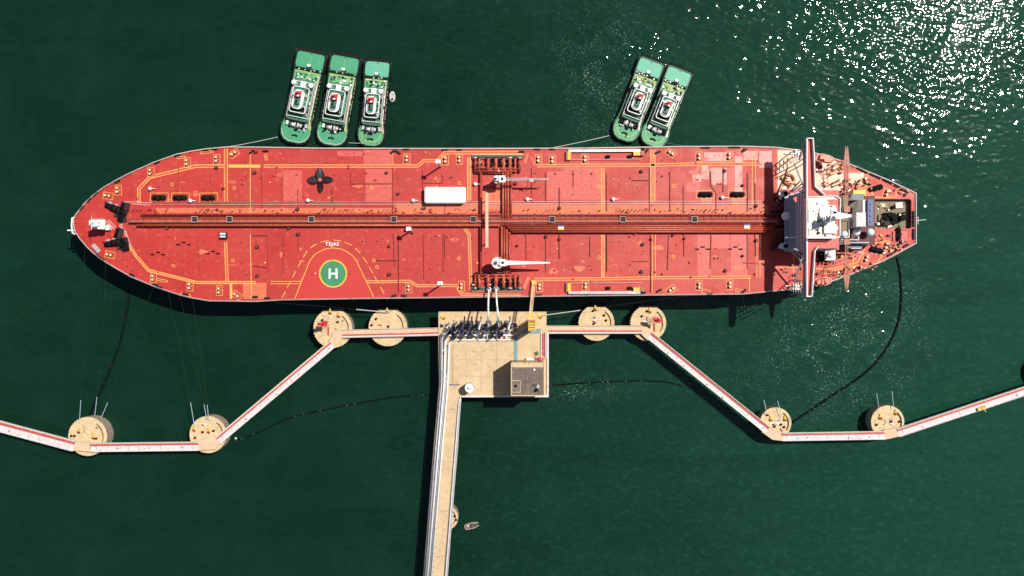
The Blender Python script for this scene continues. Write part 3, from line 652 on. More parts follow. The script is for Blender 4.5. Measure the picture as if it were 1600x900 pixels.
# small transverse branch lines
branch = [(410,262,410,324),(442,273,442,318),(466,295,466,333),(519,296,519,316),(418,366,420,425),(443,366,443,428),(467,366,467,392),(549,270,549,287),(549,287,614,287),(614,262,614,334),
          (614,366,614,366.5),(623,366,623,458),(615,366,617,415),(661,266,661,334),(662,366,663,436),(693,366,693,424),(695,366,696,404),(853,270,853,316),(874,293,874,330),(831,262,831,316),
          (822,366,823,408),(853,366,853,424),(874,366,874,404),(948,271,948,330),(948,366,948,424),(1015,262,1015,332),(1017,368,1017,456),(1047,270,1047,330),(1045,366,1043,422),(1068,291,1068,332),
          (1069,366,1069,401),(1110,268,1111,290),(1111,290,1119,302),(1119,302,1119,330),(1111,366,1110,420),(1168,270,1168,330),(1168,366,1168,420),(1180,286,1180,330),(1180,366,1181,400),(987,282,1013,282),(987,408,1013,408),
          (588,407,622,407),(692,273,692,286),(662,286,692,286),(330,273,330,300),(280,260,280,300),(310,370,312,420),(395,415,417,418),(395,368,419,368),(922,370,922,402),(896,266,896,292),(1160,410,1185,412),(1130,262,1130,300)]
for x0, y0, x1, y1 in branch: pipe(deck, [(x0, y0), (x1, y1)] if (x0, y0) != (x1, y1) else [(x0, y0), (x0+3, y0)], .14, .55, random.choice(['pipe_red', 'pipe_dark', 'pipe_red']), 'branch_pipe', seg=6)
pipe(deck, [(239, 316.4), (1190, 314.8)], .1, .45, 'pipe_pale', 'service_pipe'); pipe(deck, [(239, 320.2), (1190, 318.6)], .1, .45, 'pipe_pale', 'service_pipe')
# transverse crossover mains and the two manifolds
for x, y0, y1, m in ((751.5, 266, 430, 'pipe_red'), (786, 270, 352, 'pipe_orange'), (790, 268, 352, 'pipe_red'), (794, 266, 352, 'pipe_orange'), (798.5, 266, 352, 'pipe_red')): pipe(deck, [(x, y0), (x, y1)], .42, 2.0, m, 'crossover_pipe')
for x, y0, y1, m in ((784, 353, 418, 'pipe_orange'), (788, 356, 430, 'pipe_red'), (792, 359, 430, 'pipe_orange'), (796, 362.6, 430, 'pipe_red')): pipe(deck, [(x, y0), (x, y1)], .42, 1.9, m, 'crossover_pipe')
for up in (1, 0):
    mf = MB(); yy = (lambda q: q) if up else (lambda q: 697.5 - q)
    def B(x, y): return P(x, yy(y))
    c = B(777, 246); mf.box((c[0], c[1], DECK), (M(80), M(6), .9), 'galv_dark'); mf.box((c[0], c[1], DECK+.9), (M(80), M(1.2), .15), 'dark_steel'); 
    for i in range(40): p = B(738+2*i, 246); mf.box((p[0], p[1], DECK+.91), (.12, M(5), .08), 'black')
    p = B(777, 241.5 if up else 241.5); mf.box((p[0], p[1], DECK), (M(80), .5, 1.1), 'line_yellow' if up else 'pipe_orange')
    for i, x in enumerate((743, 749, 763, 775, 787, 797, 805, 812)):
        big = i in (2, 3, 4, 5); a = B(x, 248); b = B(x, 268)
        mf.tube([(a[0], a[1], DECK+2.3), (b[0], b[1], DECK+2.3)], .62 if big else .4, random.choice(['pipe_orange', 'pipe_red', 'deck_red2']), 10)
        mf.tube([(a[0], a[1], DECK+2.3), (a[0], a[1] + (.35 if up else -.35), DECK+2.3)], .9 if big else .6, 'cream' if i in (0, 5, 7) else 'dark_steel', 12)
        q = B(x, 257); mf.tube([(q[0], q[1]-.25, DECK+2.3), (q[0], q[1]+.25, DECK+2.3)], .85 if big else .55, 'line_yellow' if i % 3 == 1 else 'deck_red2', 12)
        mf.cyl((q[0], q[1], DECK+2.8), .22, 1.2, 'pipe_dark', 8); mf.torus((q[0], q[1], DECK+4.0), .42, .07, 'pipe_orange', seg=12, sub=4); mf.box((a[0], b[1]-.3, DECK), (.5, .5, 2), 'pipe_dark')
        if big: g = B(x+6, 254); mf.box(g, (M(2.6), M(12), 1.6), 'black')
    a = B(744, 268); b = B(808, 268); mf.tube([(a[0], a[1], DECK+2.2), (b[0], b[1], DECK+2.2)], .38, 'pipe_red', 10)
    a = B(744, 264); b = B(808, 264); mf.tube([(a[0], a[1], DECK+2.9), (b[0], b[1], DECK+2.9)], .2, 'pipe_orange', 8)
    a = B(742, 271); b = B(800, 271.5); mf.tube([(a[0], a[1], DECK+1.4), (b[0], b[1], DECK+1.4)], .25, 'pipe_dark', 8)
    for _ in range(26):
        c = B(random.uniform(740, 814), random.uniform(249, 269)); mf.box(c, (random.uniform(.2, .8), random.uniform(.2, .8), random.uniform(.8, 3.2)), random.choice(['pipe_dark', 'pipe_red', 'cream', 'pipe_orange', 'black']))
    link('cargo_manifold', mf, ship)

# ---- hose handling cranes amidships
def deck_crane(px, py, jib_px, m, top):
    root = MB(); c = P(px, py); z = DECK
    root.cyl(c, M(5.2) if not top else 1.3, 9.5, m, 18, r2=M(4.6) if not top else 1.2)
    if not top:
        root.cyl((c[0], c[1], z+9.5), M(8.8), .5, 'white', 24); root.ring([(c[0]+M(8.6)*math.cos(t), c[1]+M(8.6)*math.sin(t)) for t in (2*PI*i/24 for i in range(24))], .15, z+10, z+11, 'white_clean')
    else: root.cyl((c[0], c[1], z+9.5), M(6), .4, 'dome', 18)
    o = link('crane', root, ship)
    hs = MB(); hs.box((c[0]-.2, c[1]+.2, z+10), (2.0, 1.8, 1.4), 'galv'); hs.box((c[0]+M(8), c[1], z+9.4), (2.4, 2.6, 2.4), 'white_clean'); hs.cyl((c[0]+M(8), c[1], z+11.8), .55, .3, 'dark_steel', 10); hs.cyl((c[0]-.6, c[1], z+12), .5, .3, 'dark_steel', 10)
    hs.beam((c[0]+M(4), c[1]+1.1, z+11), (c[0]+M(12), c[1]+.5, z+11), .4, .4, 'white'); hs.beam((c[0]+M(4), c[1]-1.1, z+11), (c[0]+M(12), c[1]-.5, z+11), .4, .4, 'white')
    link('crane_house', hs, o)
    jb = MB(); x0 = c[0]+M(9); x1 = c[0]+M(jib_px); zz = z+10.6
    if not top:
        q = [(x0, c[1]-.9), (x1, c[1]-.25), (x1, c[1]+.25), (x0, c[1]+.9)]; jb.prism(q, zz-.3, zz+.6, 'white_clean'); jb.tube([(x1-9, c[1], zz+.4), (x1-12, c[1]-1.2, zz-6)], .07, 'white', 5)
    else:
        for s in (-.45, .45): jb.beam((x0, c[1]+s, zz), (x1, c[1]+s*.3, zz), .22, .5, 'grey_paint'); jb.beam((x0, c[1]+s*.2, zz-1.0), (x1-3, c[1]+s*.1, zz-.3), .3, .3, 'grey_paint')
        k = 26
        for i in range(k):
            t0, t1 = i/k, (i+1)/k; s = 1 if i % 2 else -1
            jb.beam((x0+(x1-x0)*t0, c[1]+s*.45*(1-.7*t0), zz), (x0+(x1-x0)*t1, c[1]-s*.45*(1-.7*t1), zz), .08, .1, 'pipe_pale')
        jb.beam((x1-4, c[1], zz-.2), (x1-7, c[1]-3, zz-7), .15, .15, 'pipe_dark'); jb.beam((x1-8, c[1], zz-.2), (x1-7.6, c[1]-3, zz-7), .15, .15, 'pipe_dark'); jb.box((x1-6.3, c[1]-.4, zz-.6), (1.3, .9, .5), 'dome')
    link('jib', jb, o); return o
deck_crane(777, 284, 78, 'dome', True)['label'] = 'crane with open white head and thin lattice jib'
deck_crane(778, 411.5, 80, 'white', False)['label'] = 'crane with round white platform and solid white jib'
db = MB(); a = P(761.5, 304); b = P(761.5, 388); db.beam((a[0], a[1], DECK+7.2), (b[0], b[1], DECK+7.2), 1.15, .9, 'derrick'); 
for t in (.1, .5, .9):
    y = a[1] + (b[1]-a[1])*t; db.beam((a[0], y, DECK), (a[0], y, DECK+6.8), .35, .35, 'pipe_red')
for i in range(24): y = a[1] + (b[1]-a[1])*(i+.5)/24; db.box((a[0], y, DECK+7.66), (1.0, .1, .08), 'line_yellow' if i < 12 else 'pipe_pale')
link('stowed_derrick', db, ship)
# ---- light masts
for px, py in ((689, 260), (692, 443), (643, 360)):
    lm = MB(); c = P(px, py); hh = 17 if py != 360 else 12
    lm.cyl(c, .38, hh, 'cream', 8, r2=.28); lm.box((c[0], c[1], DECK+hh), (1.9, 1.5, .3), 'white_clean'); lm.box((c[0]+.5, c[1], DECK+hh+.3), (.6, 1.2, .5), 'white'); link('floodlight_mast', lm, ship)
# ---- vents
wv = MB(); wv.cyl((0, 0, 0), .3, 1.5, 'white', 10); wv.dome((0, 0, 1.5), .75, 'white_clean', .5); wv.tube([(.3, 0, 1.2), (1.9, 0, 1.2)], .18, 'white', 6); wvm = wv.mesh('mushroom_vent')
for x, y in ((299, 314), (482, 313.5), (646, 313.5), (824, 311.5), (958, 311.5), (1128, 309), (743, 288), (236, 295)): place('mushroom_vent', wvm, x, y)
bv = MB(); bv.cyl((0, 0, 0), .75, 1.0, 'dark_steel', 12, r2=.6); bv.dome((0, 0, 1.0), .6, 'pipe_dark', .4); bvm = bv.mesh('tank_hatch')
for x, y in ((402,386),(402,431),(608,385),(608,429),(808,384),(1004,382),(1002,425),(1002,268),(1133,423),(1160,400),(1132,267),(1160,290),(398,270),(604,270),(622,303),(465,327),(451,356),(466,366),(800,362),(1051,368),(262,357),(349,295),(338,262),
             (1017,374),(1069,373),(853,370),(874,374),(400,238),(1163,234),(805,287),(644,364),(652,353),(634,360),(1181,376),(1181,322),(874,325),(1282,262),(662,325)): place('tank_hatch', bvm, x, y, random.random()*6).scale = (random.uniform(.75, 1.2),)*2 + (1,)
sv = MB(); sv.cyl((0, 0, 0), .38, .7, 'pipe_dark', 8); sv.dome((0, 0, .7), .36, 'pink_plate', .25, seg=10, rows=3); svm = sv.mesh('sounding_cap')
pts = [(274,409),(265,402),(272,371),(295,370),(320,376),(318,407),(378,378),(382,421),(387,427),(379,280),(384,274),(378,410),(225,395),(192,405),(199,415),(207,421),(215,310),(318,294),(384,252),(428,274),(464,273),(523,273),(512,253),
       (545,259),(545,262),(433,261),(573,270),(587,281),(568,376),(590,376),(599,372),(624,398),(488,428),(548,427),(674,419),(685,413),(670,440),(682,368),(738,372),(760,362),(867,422),(897,421),(925,421),(837,271),(868,271),(896,271),(925,271),
       (896,436),(924,440),(985,278),(985,414),(1035,275),(1047,270),(1078,410),(1080,433),(1035,428),(1024,425),(1117,403),(1122,403),(1121,287),(1126,287),(1166,354),(1210,429),(210,357),(218,352),(1180,428),(984,370),(992,366),(700,370),(707,276),(693,274)]
for x, y in pts: place('sounding_cap', svm, x, y).scale = (random.uniform(.7, 1.3),)*2 + (1,)
ds = MB(); 
for dx, dy in ((-2.1, -.3), (0, .55), (2.1, -.3)): ds.box((dx, dy, 0), (1.5, .45, .5), 'black')
dsm = ds.mesh('cleaning_hatches')
for x, y in ((247,396.5),(287,381),(333,395),(1098,388),(1149,388)): place('cleaning_hatches', dsm, x, y)
lk = MB(); lk.box((0, 0, 0), (2.8, 2.6, 1.8), 'dark_steel'); lk.box((0, .6, 1.8), (2.2, .7, .4), 'white_clean'); lk.box((0, -.5, 1.8), (2.2, .6, .4), 'dome'); lkm = lk.mesh('deck_store'); place('deck_store', lkm, 350, 368)
sf = MB()
for _ in range(330):
    x = random.uniform(205, 1195); y = random.choice([random.uniform(262, 315), random.uniform(368, 432), random.uniform(237, 256) if 400 < x < 680 or x > 1030 else random.uniform(270, 312)])
    if 455 < x < 590 and y > 372: continue
    c = P(x, y); k = random.random(); mm = random.choice(['pipe_dark', 'pipe_red', 'pipe_red', 'dark_stain', 'line_yellow', 'pink_plate', 'pipe_orange'])
    if k < .5: sf.box(c, (random.uniform(.15, .6), random.uniform(.15, .5), random.uniform(.1, .8)), mm)
    elif k < .8: sf.box(c, random.choice([(.1, 1.8, .12), (2.2, .1, .12)]), mm)
    else: sf.cyl(c, random.uniform(.15, .4), random.uniform(.1, .7), mm, 8)
o = link('small_fitting', sf, deck); o['kind'] = 'stuff'
# ---- stowed accommodation ladders on both sides
for y0, y1, top in ((236, 250, 1), (457, 443, 0)):
    al = MB(); a = P(888, y0+.3); b = P(1000, y0-.5 if top else y0); al.beam((a[0], a[1], DECK+1.2), (b[0], b[1], DECK+1.2), 1.0, .6, 'galv')
    k = 60
    for i in range(k): p = Vector(a).lerp(Vector(b), (i+.5)/k); al.box((p.x, p.y, DECK+1.51), (.1, .85, .04), 'dark_steel')
    c = P(889, (y0+y1)/2 + (1 if top else -1)); al.box(c, (1.3, M(13), 1.9), 'yellow'); al.box((c[0]-1.0, c[1], DECK), (.5, M(14), 1.5), 'brown_steel'); c = P(995, (y0*2+y1)/3); al.box(c, (3, M(6), 1.8), 'yellow'); c = P(1003, (y0*2+y1)/3); al.box(c, (1.5, M(6), 2.2), 'brown_steel')
    a = P(893, y1-.5); b = P(1002, y1-1); al.tube([(a[0], a[1], DECK+.8), (b[0], b[1], DECK+.8)], .14, 'pipe_pale', 6)
    for x in (950, 984): c = P(x, (y0+y1)/2+2*top); al.box(c, (M(6), M(4), 1.5), 'black'); 
    link('accommodation_ladder', al, ship)
# coloured raised walkways at the manifold
mwk = MB(); a = P(822, 436); mwk.box((a[0], a[1]-M(6), DECK), (M(5), M(20), .5), 'walk_worn', rz=-.4); c = P(822, 248); mwk.box(c, (M(4), M(17), .3), 'walk_worn', rz=-.35); c = P(832, 252); mwk.box(c, (M(5), M(16), .3), 'walk_orange', rz=.4); link('manifold_step', mwk, ship)

# ================================================================== superstructure
BR = 48.0           # bridge deck level
front = P(1259.5, 0, BR)[0]; back = P(1311, 0, BR)[0]
yt = P(0, 297, BR)[1]; yb = P(0, 388, BR)[1]
ac = MB(); ac.box(((front+back)/2+.2, (yt+yb)/2, DECK), (back-front, yt-yb, BR-DECK-.6), 'super_front', top='deck_red2')
for k in range(6):                                    # deck edges round the block
    z = DECK + 3.6*(k+1); ac.ring(rrect((front+back)/2+.2, (yt+yb)/2, back-front+.5, yt-yb+.5, .1, 1), .35, z, z+.18, 'grey_paint')
acc_ = link('accommodation_block', ac, ship)
wn = MB()
for k in range(6):
    for j in range(13):
        y = yb + (yt-yb)*(j+.5)/13; wn.box((front+.18, y, DECK+3.6*k+1.9), (.12, .75, .8), 'glass')
wo = link('cabin_windows', wn, acc_)
dk = MB()      # open decks forward of the block, level by level
for k, (w, d) in enumerate(((24, 3.2), (22, 2.2))):
    dk.box((front-d/2, (yt+yb)/2, DECK+3.4+3.6*k), (d, w*.95, .2), 'grey_paint')
link('front_gallery', dk, acc_)
# bridge wings
wg = MB(); fx = lambda q: P(q, 0, BR)[0]; fy = lambda q: P(0, q, BR)[1]
wing = [(1259.5,217),(1268.5,217),(1270,240),(1272,292),(1287,305),(1287,379),(1276,386),(1271.5,392),(1269,430),(1267,463),(1259.5,463)]
wp = [(fx(a), fy(b)) for a, b in wing]
wg.prism(wp, BR-.6, BR, 'grey_paint', top='wing_red')
wgo = link('bridge_wing', wg, ship)
pr = MB(); pr.ring(wp[:4] + [wp[4]], .28, BR, BR+2.1, 'white', closed=False); pr.ring([wp[6], wp[7], wp[8], wp[9]], .28, BR, BR+2.1, 'white', closed=False)
pr.ring([wp[9], wp[10], wp[0], wp[1]], .42, BR, BR+1.6, 'dome', closed=False); pr.prism([(fx(1255.5), fy(225)), (fx(1259), fy(217)), (fx(1259), fy(300)), (fx(1256.8), fy(290))], BR-1.5, BR-.7, 'grey_paint'); pr.prism([(fx(1256.8), fy(390)), (fx(1259), fy(385)), (fx(1259), fy(463)), (fx(1255.5), fy(455))], BR-1.5, BR-.7, 'grey_paint')
link('wing_parapet', pr, wgo)
for y, sgn in ((238, 1), (449, -1)):                   # lattice leg that carries each wing
    lg = MB(); x0, y0, _ = P(1262, y, BR); zt = BR-1.2; zb = DECK
    for dx in (-.3, 2.6): 
        for dy in (-1.6, 1.6): lg.beam((x0+dx, y0+dy*1.8, zb), (x0+dx, y0+dy, zt), .32, .32, 'grey_paint')
    for i in range(6):
        z = zb + (zt-zb)*i/6; z2 = zb + (zt-zb)*(i+1)/6
        lg.beam((x0-.3, y0-1.6, z), (x0-.3, y0+1.6, z2), .2, .2, 'grey_paint'); lg.beam((x0-.3, y0+1.8, z2), (x0-.3, y0-1.8, z2), .25, .25, 'white')
    lg.beam((x0-1.4, y0-sgn*2, zt-6), (x0-.5, y0+sgn*5, zt), .4, .4, 'grey_paint'); c = P(1245, y); lg.box((c[0], c[1], DECK), (2, 2, 1.3), 'white_clean'); lg.box((c[0]-2.4, c[1]-sgn*.6, DECK), (5, .35, .9), 'white')
    lg.beam((x0, y0-sgn*2, zb+4), (x0, P(0, 297 if sgn > 0 else 388, BR)[1], zt-2), .5, .5, 'grey_paint'); lg.beam((x0, y0-sgn*12, zt), (x0, P(0, 297 if sgn > 0 else 388, BR)[1], zt-10), .5, .5, 'white')
    for i in range(3): lg.beam((x0-.5, P(0, 290 if sgn > 0 else 395, BR)[1]+sgn*1.4*i, zt-1-3*i), (x0-4, P(0, 297 if sgn > 0 else 388, BR)[1], zt-3-3.5*i), .5, .3, 'grey_paint')
    link('wing_support', lg, ship)
# wheelhouse and its top deck
WT = 51.6; wh = MB(); q = [(1260.5,309),(1305,307),(1311,311),(1311,368),(1305,371.5),(1260.5,371.5)]; whp = [P(a, b, WT)[:2] for a, b in q]
wh.prism(whp, BR, WT, 'white', top='cream'); whm = link('wheelhouse', wh, ship)
wr = MB(); wr.ring(offset(whp, .2 , True), .2, WT, WT+1.0, 'white_clean')
def B3(x, y, w, d, z0, hh, m, rz=0): 
    c = P(x, y, z0); wr.box((c[0], c[1], z0), (w, d, hh), m, rz)
c = P(1303, 316, WT); wr.box((c[0], c[1], WT+.02), (M(17, WT), M(9, WT), .05), 'deck_red2'); c = P(1307.5, 352, WT); wr.box((c[0], c[1], WT+.02), (M(6, WT), M(34, WT), .05), 'deck_red2'); c = P(1308.5, 325, WT); wr.box((c[0], c[1], WT+.03), (M(4, WT), M(14, WT), .05), 'deck_red2')
B3(1276, 322, 6.5, 5.2, WT, .5, 'cream'); B3(1290, 334, 5, 4, WT, 1.2, 'white_clean'); B3(1272, 352, 5, 2.6, WT, .3, 'dome'); B3(1296, 358, 4.5, 3.2, WT, 1.4, 'white'); B3(1266, 338, 1.6, 5, WT, .8, 'white'); B3(1281, 345, 3.4, 1.2, WT, .15, 'grey_paint', .7)
B3(1268, 362, 2.4, 3, WT, .6, 'cream'); B3(1301, 330, 2, 2, WT, 1.8, 'white_clean'); B3(1285, 312, 4.4, .8, WT, .7, 'white')
for _ in range(44): B3(random.uniform(1264, 1308), random.uniform(312, 368), random.uniform(.15, .8), random.uniform(.15, .8), WT, random.uniform(.3, 1.5), random.choice(['grey_paint', 'cream', 'white_clean', 'dome', 'dark_steel']))
link('monkey_island', wr, whm)
rm = MB(); c = P(1291, 343, WT); rm.box((c[0], c[1], WT), (2.4, 2.4, 6), 'white'); rm.frustum(rrect(c[0], c[1], 2.2, 2.2, .2, 2), WT+6, rrect(c[0], c[1], .9, .9, .2, 2), WT+13, 'white'); rm.beam((c[0], c[1]-3, WT+8), (c[0], c[1]+3, WT+8), .5, .3, 'white_clean')
rm.box((c[0]-1.5, c[1], WT+6.5), (3, 2.2, .2), 'white'); rm.beam((c[0]-1.6, c[1]-1.9, WT+7.6), (c[0]-1.2, c[1]+1.9, WT+7.6), .35, .35, 'cream'); rm.beam((c[0]-1.5, c[1]-1.4, WT+10.6), (c[0]-.9, c[1]+1.5, WT+10.6), .35, .35, 'white_clean')
rm.tube([(c[0], c[1], WT+13), (c[0], c[1], WT+17)], .12, 'white', 6); link('radar_mast', rm, ship)
am = MB(); c = P(1305, 338, WT); am.prism([(c[0]-2, c[1]-1.6), (c[0]+5.5, c[1]-.3), (c[0]+5.5, c[1]+.4), (c[0]-2, c[1]+2.0)], WT+1.2, WT+1.8, 'white_clean'); am.beam((c[0]-2, c[1], WT), (c[0]+5, c[1], WT+1.4), .4, .4, 'white'); link('aft_gangplank', am, whm)
# satellite domes
def satdome(px, py, z, r, base=2.5):
    b = MB(); c = P(px, py, z+base); b.cyl((c[0], c[1], z), r*.35, base, 'grey_paint', 8); b.dome((c[0], c[1], z+base+r*.4), r, 'dome', seg=16, rows=5, full=True); link('satellite_dome', b, ship)
for a in ((1227, 338, 32, M(6.5)), (1337.5, 363, 34, M(5.8)), (1359.5, 363, 33, M(5.8)), (1319, 366, 40, M(5)), (1296, 397.5, 28, M(5.5))): satdome(*a)
hb = MB(); c = P(1294, 398, DECK); hb.box(c, (4, 4.6, 3.2), 'cream'); link('dome_house', hb, ship)
for y in (302.5, 384.5):                                # pear-shaped signal platforms ahead of the block
    b = MB(); z = 34; c = P(1226, y, z); R = M(5.4, z)
    q = [(c[0] + R*math.cos(t)*(1.75 if math.cos(t) < -.5 else 1), c[1] + R*math.sin(t)*(.55 if math.cos(t) < -.75 else 1)) for t in (2*PI*i/24 for i in range(24))]
    b.prism(q, z-.3, z, 'white'); b.cyl((c[0]+.4, c[1], z), M(3.3), .8, 'black', 14, top='black'); b.cyl((c[0], c[1], DECK), .8, z-DECK-.3, 'grey_paint', 10); b.beam((c[0], c[1], z-.6), (c[0]+4.5, c[1]-.3, z-.6), .6, .5, 'grey_paint'); link('signal_platform', b, ship)
b = MB(); z = 40; c = P(1239, 371, z); b.beam((c[0]-3, c[1], z), (c[0]+3.2, c[1], z), .5, .4, 'white'); link('flag_boom', b, ship)
b = MB(); z = BR; c = P(1244, 310, z); b.box((P(1247, 310, 45)[0]-.6, P(0, 311, 45)[1], 43), (1.4, 1.8, 1.0), 'fire_red', .6); link('hose_box', b, acc_)
# engine casing aft of the block
ec = MB(); z = 32.0; c0 = P(1318, 0, z)[0]; c1 = P(1367, 0, z)[0]; y0 = P(0, 306, z)[1]; y1 = P(0, 382, z)[1]
ec.box(((c0+c1)/2, (y0+y1)/2, DECK), (c1-c0, y0-y1, z-DECK), 'super_front', top='maroon'); link('engine_casing', ec, ship)
ec = MB(); z2 = 30.0; a0 = P(1310, 0, z2)[0]; a1 = P(1330, 0, z2)[0]; 
cs_ = MB(); z = 42; c = P(1318.5, 325, z); cs_.box((c[0], c[1], DECK), (M(13, z), M(40, z), z-DECK), 'cream', top='olive'); c2 = P(1319, 354, z); cs_.box((c2[0], c2[1], DECK), (M(16, z), M(34, z), z-DECK-1), 'cream', top='olive'); cs_.ring(rrect(c2[0], c2[1], M(16, z), M(34, z), .3, 2), .25, z-1, z, 'white')
link('stair_tower', cs_, ship)
# funnel: narrow blue-topped casing ahead of the sunken aft well
fl = DECK-2.98; FT = 47.0
fc = MB(); c = P(1360.5, 332, FT); fc.box((c[0], c[1], DECK), (M(9, FT), M(41, FT), FT-DECK-4), 'white'); fc.box((c[0], c[1], FT-4), (M(9.2, FT), M(41.2, FT), 4), 'blue')
for k in range(4): fc.cyl((c[0], c[1]-3.4+2.2*k, FT), .35, .5, 'teal_dark', 10)
fn = link('funnel', fc, ship)
fi = MB()
def F(x, y, w, d, hh, m, rz=0): 
    c = P(x, y, fl); fi.box((c[0], c[1], fl), (w, d, hh), m, rz)
F(1387, 339, 4.2, 3.0, 3.0, 'black'); F(1381, 348, 3.6, 2.2, 2.2, 'dark_steel'); F(1394, 346, 2.6, 2.2, 2.6, 'black'); F(1376, 341, 2.2, 2.6, 1.0, 'olive'); F(1404, 321, 2.8, 2.2, .8, 'cream', .1); F(1379, 321, 2.4, 1.4, .7, 'bollard_top'); F(1371, 350, 1, 1, 1.5, 'white')
F(1389, 353, 1.8, 1.2, 1.0, 'cream', .3); F(1395, 324, 1.2, 1.2, 1.6, 'black'); F(1384, 322, .6, 2.0, .9, 'brown_steel'); F(1374, 322, .5, 1.4, .9, 'brown_steel')
link('aft_machinery', fi, deck)['kind'] = 'stuff'; fi = MB()
for x, y, r, hh in ((1407, 341, 1.25, 4.2), (1386, 336, .9, 4.6), (1392, 341, .9, 4.6), (1380, 340, .6, 3.6), (1398, 337, .5, 3.8), (1411, 333, .35, 3), (1377, 350, .5, 3)):
    c = P(x, y, fl); fi.cyl(c, r, hh, 'dark_steel', 14, top='black')
for _ in range(20): F(random.uniform(1370, 1420), random.uniform(316, 354), random.uniform(.2, .8), random.uniform(.2, .8), random.uniform(.3, 1.5), random.choice(['olive', 'black', 'cream', 'dark_steel', 'galv']))
link('cylinder_stack', fi, deck)['kind'] = 'stuff'
ls = MB(); z = 46; c = P(1347, 343, z); ls.box((c[0], c[1], DECK), (M(18, z), M(22, z), z-DECK), 'walk_white'); c = P(1352.5, 322, z); ls.box((c[0], c[1], DECK), (M(7, z), M(20, z), z-DECK-.5), 'white'); link('casing_house', ls, ship)
ls = MB(); z = 38; c = P(1340.5, 307.5, z); ls.box((c[0], c[1], DECK), (M(18, z), M(9, z), z-DECK), 'white', top='teal_dark'); c = P(1342, 320, 38); ls.prism(rrect(c[0], c[1], M(15), M(9), 1, 3), DECK, 38, 'white_clean'); link('vent_house', ls, ship)
ls = MB(); z = 30; c = P(1343, 300, z); ls.box((c[0], c[1], DECK), (M(19), M(6), z-DECK), 'yellow'); link('store_box', ls, ship)
ls = MB(); z = 36; c = P(1328, 303, z); ls.box((c[0], c[1], DECK), (M(8), M(7), z-DECK), 'maroon'); link('store_box', ls, ship)
pl = MB(); z = 34
for p in ([(1305,374.5),(1341,374.5),(1342,369)], [(1327,379),(1358,379)], [(1330,388),(1346,388)]): pl.ring([P(a, b, z)[:2] for a, b in p], .45, z-1, z, 'grey_paint', closed=False)
c = P(1335, 384, 30); pl.box((c[0], c[1], DECK), (M(24), M(7), 6), 'blue', top='teal_dark'); c = P(1312, 383, 30); pl.box((c[0], c[1], DECK), (M(16), M(9), 5), 'black'); c = P(1350, 376, 28); pl.box((c[0], c[1], DECK), (M(26), M(5), 4), 'maroon'); link('machinery_houses', pl, ship)
gr_ = MB()
for i in range(3):
    for j in range(4): c = P(1279+3.2*i, 395+4*j); gr_.box(c, (.55, .7, 1.6), 'black')
c = P(1284, 400); gr_.box(c, (2.8, 4.4, 1.2), 'dark_steel'); link('vent_bank', gr_, ship)
# provision cranes with latticed red-brown jibs reaching over the sides
for y0, y1, kk in ((327, 229, 1), (378, 453, 0)):
    b = MB(); z = 44.; x0 = 1321.5; c = P(x0, y0, z); b.cyl((c[0], c[1], DECK), .9, z-DECK+.5, 'cream', 12); b.box((c[0], c[1], z+.2), (2.2, 2.2, 1.6), 'brown_steel'); o = link('provision_crane', b, ship)
    j = MB(); e = P(x0, y1, z); yk = c[1] + (e[1]-c[1])*.62
    for s in (-1, 1):
        j.beam((c[0]+s*.45, c[1], z+1), (c[0]+s*.5, yk, z+1), .2, .25, 'brown_steel'); j.beam((c[0]+s*.5, yk, z+1), (c[0]+s*.9, c[1]+(e[1]-c[1])*.68, z+1), .35, .35, 'brown_steel'); j.beam((c[0]+s*.95, c[1]+(e[1]-c[1])*.66, z+1), (e[0]+s*.1, e[1], z+1), .7, .5, 'brown_steel'); j.beam((c[0]+s*.4, c[1]+(e[1]-c[1])*.70, z+1.05), (e[0], e[1], z+1.05), .5, .3, 'pipe_orange' if s > 0 else 'brown_steel')
    for i in range(14): y = c[1]+(yk-c[1])*i/14; y2 = c[1]+(yk-c[1])*(i+1)/14; s = 1 if i % 2 else -1; j.beam((c[0]+s*.45, y, z+1), (c[0]-s*.45, y2, z+1), .12, .12, 'pipe_orange')
    link('jib', j, o)
# davits and rails round the after deck
dv = MB()
for a, b_ in (((1288,266),(1312,252)), ((1290,272),(1316,258)), ((1291,278),(1316,264)), ((1290,292),(1304,284)), ((1300,292),(1318,284)), ((1290,262),(1291,294)), ((1286,262),(1290,278)), ((1288,418),(1320,404)), ((1289,412),(1306,400)), ((1290,418),(1290,430)), ((1296,432),(1318,424)), ((1300,436),(1320,428))):
    p, q = P(*a), P(*b_); dv.tube([(p[0], p[1], DECK+1.5), (q[0], q[1], DECK+3.2)], .16, 'brown_steel', 6)
link('davit', dv, ship)
cl = MB()
for cx, cy, nn, w, d in ((1308, 428, 26, 12, 4), (1306, 265, 24, 14, 8), (1330, 398, 10, 10, 5), (1312, 398, 12, 12, 3), (1280, 268, 6, 5, 4), (1279, 427, 5, 5, 3), (1232, 282, 10, 8, 6), (1300, 288, 9, 16, 4), (1344, 290, 8, 16, 8), (1390, 372, 8, 18, 6), (1232, 284, 14, 12, 12), (1340, 290, 22, 22, 9), (1400, 300, 14, 18, 4), (1345, 416, 22, 26, 5), (1375, 384, 22, 26, 5), (1345, 368, 26, 24, 6), (1318, 290, 16, 10, 10), (1290, 408, 20, 14, 8), (1235, 420, 16, 18, 18), (1400, 388, 10, 14, 4)):
    for _ in range(nn):
        c = P(cx+random.uniform(-w, w), cy+random.uniform(-d, d)); cl.box(c, (random.uniform(.3, 1.4), random.uniform(.2, .8), random.uniform(.3, 2.2)), random.choice(['pipe_red', 'pipe_red', 'brown_steel', 'brown_steel', 'cream', 'dark_steel', 'pipe_dark', 'pink_plate', 'line_yellow']), random.random()*3)
